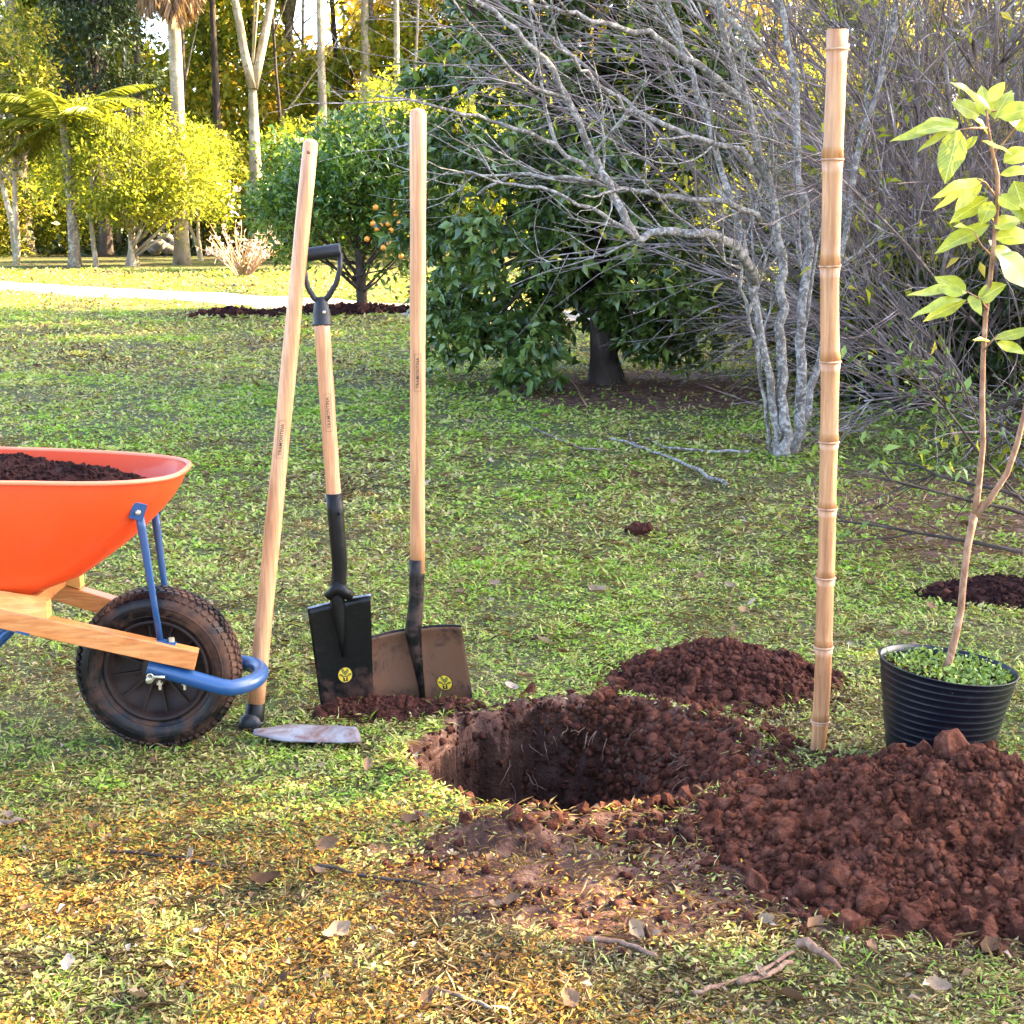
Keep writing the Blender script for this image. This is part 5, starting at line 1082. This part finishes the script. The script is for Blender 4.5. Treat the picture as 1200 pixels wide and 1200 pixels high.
    for i, (bx_, by_, tx_, ty_, wpx) in enumerate(lv):
        z0 = random.uniform(-.03, .03); A_ = Vector(aty(bx_, by_, Y + z0)) - b; B_ = Vector(aty(tx_, ty_, Y + z0 + random.uniform(-.045, .035))) - b
        d = B_ - A_; Ln = d.length; d.normalize(); wide = wpx / 545.0 / (.86); n_ = Vector((random.gauss(0, .25) - .1, -random.uniform(.35, .9), random.uniform(.5, 1.0))); n_ = (n_ - d * n_.dot(d)).normalized(); s_ = d.cross(n_).normalized()
        o = link('leaf', mes[i % 5], t); Mx = Matrix(((s_.x, d.x, n_.x), (s_.y, d.y, n_.y), (s_.z, d.z, n_.z))).to_4x4(); o.matrix_local = Matrix.Translation(A_) @ Mx @ Matrix.Diagonal((max(wide, .3 * Ln) * 1.05, Ln * 1.05, Ln, 1))
        # petiole
sapling()

# ------------------------------------------------------------------ grass, litter, leaves, twigs
def in_heap(x, y):
    m = np.hypot((x - PILE[0]) / .48, (y - PILE[1]) / np.where(y < PILE[1], .43, .31)) < .97
    m |= np.hypot((x - .5) / .25, (y - 3.84) / .21) < .93
    m |= np.hypot((x - PB_[0]) / .11, (y - PB_[1]) / .11) < 1
    return m
def scatter(n, d0, d1, margin=.5):
    d = d0 * (d1 / d0) ** rng.random(n); x = (rng.random(n) * 2 - 1) * (.345 * d + margin + .25); return x, d
def lawn(name, n, d0, d1, l0, l1, wr, flat, mat, scale_d, simple, dens_dirt=.9, clump=5, seed=500, green=None, rel=0.004):
    x, y = scatter(n // clump, d0, d1); x = np.repeat(x, clump); y = np.repeat(y, clump); s_ = np.maximum(1, (y / 3.2) ** scale_d)
    x = x + rng.normal(0, .012, len(x)) * s_; y = y + rng.normal(0, .012, len(x)) * s_
    dm = dirtmask(x, y); pat = fbm(x * 3.5, y * 3.5, seed, 4); keep = rng.random(len(x)) < (1 - dens_dirt * sstep(.25, .8, dm + .5 * (fbm(x * 9, y * 9, seed + 5, 3) - .5))) * (.45 + .55 * sstep(.3, .55, pat))
    keep &= (hole_r(x, y) > 1.03) & ~in_heap(x, y) & (np.abs(y - np.vectorize(road_y)(x)) > .95)
    x, y, s_, pat = x[keep], y[keep], s_[keep], pat[keep]; n = len(x); z = hfun(x, y)
    L = rng.uniform(l0, l1, n) * s_ * (.7 + .6 * pat); el = np.abs(rng.normal(flat, .35, n)); a = rng.uniform(0, 6.283, n)
    D = np.stack([np.cos(a), np.sin(a), np.tan(np.clip(el, 0, 1.35))], 1); N = nrm(ugauss(n, .35) + [[0, 0, 1]])
    P = np.stack([x, y, z + rel * rng.random(n) * s_], 1)
    g_ = fbm(x * 1.4 + 3, y * 1.4, seed + 9, 4); f_ = fbm(x * 14, y * 14, seed + 11, 3)
    warm = .34 * sstep(3.3, 2.4, y) * sstep(.9, -.2, x) + .13 * sstep(7, 12, y)
    rn = np.clip(rng.random(n) * .62 + .95 * (g_ - .5) + .7 * (f_ - .5) + .24 - warm, 0, 1)
    return leaf_mesh(name, P, D, N, L, L * wr * rng.uniform(.7, 1.3, n), mat, None, rn, simple=simple, fold=.18, droop=.22)
lawn('grass', 270000, 1.75, 5.2, .007, .017, .36, .28, M_grass, .7, False, seed=500)
lawn('grass', 40000, 1.8, 6.5, .016, .036, .10, .55, M_grass, .5, False, seed=520, clump=9)
lawn('grass', 270000, 5.0, 27, .009, .019, .42, .30, M_grass, .75, True, seed=500)
lawn('dead_grass', 60000, 1.8, 8, .015, .045, .07, .06, M_straw, .5, True, dens_dirt=.35, seed=560, clump=3, rel=.010)
M_moss = leaf_mat('orange_dry_moss', [(0.0, (0.10, 0.036, 0.010)), (0.45, (0.32, 0.135, 0.024)), (0.8, (0.42, 0.23, 0.034)), (1.0, (0.30, 0.27, 0.04))], 0.7, 0.2, 0.3, 1.2)
def moss():
    n = 185000; x, y = scatter(n, 1.75, 3.6); m = sstep(3.15, 2.75, y + .25 * (fbm(x * 3, y * 3, 700, 3) - .5)) * sstep(.55, -.1, x + .3 * (fbm(x * 2.5, y * 4, 701, 3) - .5)); pat = fbm(x * 5, y * 9, 702, 4)
    keep = (rng.random(n) < m * sstep(.36, .58, pat) * (1 - .7 * dirtmask(x, y))) & (hole_r(x, y) > 1.04); x, y = x[keep], y[keep]; n = len(x); a = rng.uniform(0, 6.283, n); L = rng.uniform(.005, .014, n)
    leaf_mesh('dry_moss', np.stack([x, y, hfun(x, y) + .004 + .010 * rng.random(n)], 1), np.stack([np.cos(a), np.sin(a), np.abs(rng.normal(.35, .3, n))], 1), nrm(ugauss(n, .4) + [[0, 0, 1]]), L, L * rng.uniform(.25, .5, n), M_moss, None, simple=True)
moss()
def litter():
    n = 9000; x, y = scatter(n, 1.8, 14); keep = (hole_r(x, y) > 1.02) & ~in_heap(x, y) & (rng.random(n) < .35 + .65 * fbm(x * 2, y * 2, 580, 3) + .6 * np.exp(-np.hypot(x - 2, y - 6) / 1.2)); x, y = x[keep], y[keep]; n = len(x); a = rng.uniform(0, 6.283, n)
    s_ = np.maximum(1, (y / 3.5) ** .6); L = rng.uniform(.008, .022, n) * s_; leaf_mesh('leaf_litter', np.stack([x, y, hfun(x, y) + .006 + .012 * rng.random(n)], 1), np.stack([np.cos(a), np.sin(a), rng.normal(0, .25, n)], 1), nrm(ugauss(n, .35) + [[0, 0, 1]]), L, L * rng.uniform(.35, .7, n), M_litter, None, simple=False, fold=.3, droop=.3)
litter()
def dead_leaf_mesh(v, mat):
    nu, nv = 7, 5; V = []; Fc = []
    for i in range(nu + 1):
        t = i / nu; wd = .32 * math.sin(math.pi * (.04 + .92 * t) ** .8) ** .8
        for j in range(nv):
            s_ = -1 + 2 * j / (nv - 1); V.append((s_ * wd * (1 + .15 * math.sin(t * 13 + v * 2 + j)), t - .5, .35 * (t - .5) ** 2 * (1 + .5 * (v % 3)) + .30 * s_ * s_ * wd * (1 + (v % 2)) + .05 * math.sin(t * 9 + j * 2 + v)))
    for i in range(nu):
        for j in range(nv - 1): a = i * nv + j; Fc.append((a, a + 1, a + nv + 1, a + nv))
    me = mesh_data('dead_leaf', V, Fc, mat); a_ = me.attributes.new('rnd', 'FLOAT', 'POINT'); a_.data.foreach_set('value', np.full(len(V), (v * .37) % 1, np.float32)); return me
DL = [dead_leaf_mesh(v, M_litter) for v in range(9)]
PL = [(312, 1042, .05), (385, 998, .04), (395, 1100, .045), (165, 912, .03), (270, 902, .025), (225, 1013, .025), (227, 960, .025), (580, 1076, .035), (640, 760, .055), (630, 755, .04), (600, 1060, .03), (162, 1182, .05), (333, 1160, .03), (375, 1030, .03), (700, 700, .06), (720, 703, .04), (870, 725, .05), (880, 712, .05), (800, 1140, .03), (955, 1095, .035), (900, 1085, .03), (925, 1178, .04), (670, 1185, .04), (745, 1097, .035), (560, 650, .045), (510, 640, .045), (500, 575, .05), (620, 640, .045), (300, 455, .08), (430, 520, .08), (450, 545, .06), (540, 700, .04), (580, 690, .035), (660, 770, .03), (615, 800, .045), (600, 812, .035), (745, 560, .05), (775, 570, .07), (790, 590, .04), (690, 660, .04), (820, 680, .04), (855, 690, .035), (940, 620, .045), (1010, 560, .05), (1060, 575, .06), (1030, 600, .05), (1100, 600, .05), (1050, 660, .05), (1020, 690, .045), (1090, 715, .04), (1000, 640, .04), (985, 655, .03), (1060, 750, .035), (80, 1140, .03), (45, 1145, .025), (30, 1075, .03), (10, 960, .025), (110, 980, .035), (190, 935, .03), (235, 1100, .025), (480, 965, .035), (470, 985, .03), (530, 1010, .03), (655, 1065, .03), (710, 1035, .03), (1100, 1165, .035), (1160, 1120, .04), (1020, 1120, .03), (890, 1150, .025), (500, 1180, .03), (430, 905, .03), (100, 470, .05), (45, 430, .05), (240, 560, .04), (265, 620, .04), (330, 700, .035), (230, 690, .035), (550, 500, .05), (470, 480, .05), (640, 490, .05), (575, 545, .04), (850, 480, .06), (790, 470, .06), (900, 560, .05), (870, 590, .05), (720, 475, .05), (1090, 640, .05), (1130, 620, .05)]
for i, (px, py, s_) in enumerate(PL):
    p = at(px, py); o = link('dead_leaf', DL[i % 9], None, (p[0], p[1], zg(p[0], p[1]) + .012 + s_ * .1)); o.rotation_euler = (random.gauss(0, .35), random.gauss(0, .35), random.uniform(0, 6.28)); o.scale = (s_ * 1.1, s_ * 1.1, s_ * 1.1)
    zone = ('on the worn ground in front of the hole' if 480 < px < 860 else 'on the grass in front of the large soil heap' if px >= 860 else 'on the sunlit orange grass at the lower left') if py > 900 else \
        'on the dark ground right of the bamboo stake' if px > 935 else 'on the lawn between the shovel and the bamboo stake' if px > 500 else 'on the lawn behind the wheelbarrow and the leaning handles'
    tag(o, 'dry curled brown leaf lying ' + zone, 'leaf', 'dry leaves ' + zone)
def stick(name, label, lists, mat, cat='twig', lift=.006):
    b = at(lists[0][0][0][0], lists[0][0][0][1]); b[2] = zg(b[0], b[1]); t = thing(name, label, cat, tuple(b))
    for k, (pp, r0, r1) in enumerate(lists):
        P = [Vector((*at(x, y)[:2], zg(*at(x, y)[:2]) + lift + r0)) - Vector(b) for x, y in pp]; Q_ = []
        for i in range(len(P) - 1):
            for q in range(4): Q_.append(P[i].lerp(P[i + 1], q / 4) + Vector((random.gauss(0, r0 * .4), random.gauss(0, r0 * .4), abs(random.gauss(0, r0 * .5)))))
        Q_.append(P[-1]); m = MB(); m.tube(Q_, [r0 + (r1 - r0) * i / (len(Q_) - 1) for i in range(len(Q_))], 7); m.build('stem' if k == 0 else 'side_twig', mat, t)
M_brtwig = bark_mat('brown_twig_bark', (0.10, 0.05, 0.03), (0.22, 0.13, 0.085), (0.34, 0.23, 0.16), 60, 0.4, 0.5)
stick('fallen_branch', 'pale grey crooked branch lying on the lawn, left of the bare tree', [([(852, 573), (825, 560), (795, 545), (765, 535), (735, 524), (715, 518)], .009, .005), ([(765, 535), (740, 522), (738, 508)], .006, .003), ([(880, 535), (830, 533), (780, 530), (757, 517)], .008, .004)], M_bare, 'branch')
stick('fallen_branch', 'thin brown twig lying on the lawn left of the pale fallen branch', [([(712, 532), (680, 530), (640, 512), (612, 500)], .005, .003)], M_twig)
stick('fallen_branch', 'leaning thin brown stalk in front of the citrus tree trunk', [([(688, 478), (675, 455), (660, 438)], .005, .003)], M_sapbark)
stick('twig', 'brown forked twig lying in the grass in front of the large soil heap', [([(812, 1170), (850, 1160), (890, 1148), (932, 1122)], .0045, .0035), ([(862, 1160), (900, 1152), (928, 1135)], .005, .004)], M_brtwig)
stick('bark_strip', 'broad pointed strip of brown bark beside the forked twig', [([(936, 1118), (955, 1128), (985, 1146)], .010, .003)], M_brtwig, 'bark')
stick('twig', 'short brown twig on the bare soil in front of the hole', [([(690, 1108), (725, 1110), (768, 1128)], .0055, .004)], M_brtwig)
stick('twig', 'thin dark twig running across the shaded grass left of the hole', [([(372, 1020), (420, 1030), (500, 1046)], .004, .003)], M_barkdark)
stick('twig', 'thin twig in the sunlit dry grass below the wheel', [([(120, 1000), (190, 1010), (270, 1022)], .004, .003)], M_barkdark)
stick('twig', 'thin brown twig at the bottom of the view, below the hole', [([(508, 1165), (545, 1180), (578, 1192)], .004, .003)], M_barkbrown)
stick('twig', 'thick brown twig at the left edge below the wheelbarrow', [([(-10, 968), (15, 970), (32, 966)], .006, .005)], M_barkbrown)
BK = bpy.data.meshes.new('bark')
for i, (px, py, r) in enumerate([(185, 288, .16), (196, 292, .13), (205, 286, .12), (178, 293, .12), (190, 280, .14), (170, 288, .13), (200, 279, .1)]):
    p = at(px, py, 0); V0, F0 = ico(2); d = 1 + .4 * (fbm(V0[:, 0] * 2 + i, V0[:, 1] * 2 + V0[:, 2], 600 + i, 3) - .5) * 2
    o = link('rock', mesh_data('rock', V0 * d[:, None] * r * [[1.2, 1, .8]], F0, M_rock, True), None, (p[0], 31.5 + .1 * i, .12)); o.location.x = float(aty(px, py, 31.5)[0]); o.location.z = max(.08, float(aty(px, py, 31.5)[2])); tag(o, 'grey rock heaped at the foot of the trees left of the tall palm', 'rock', 'rocks left of the tall palm')
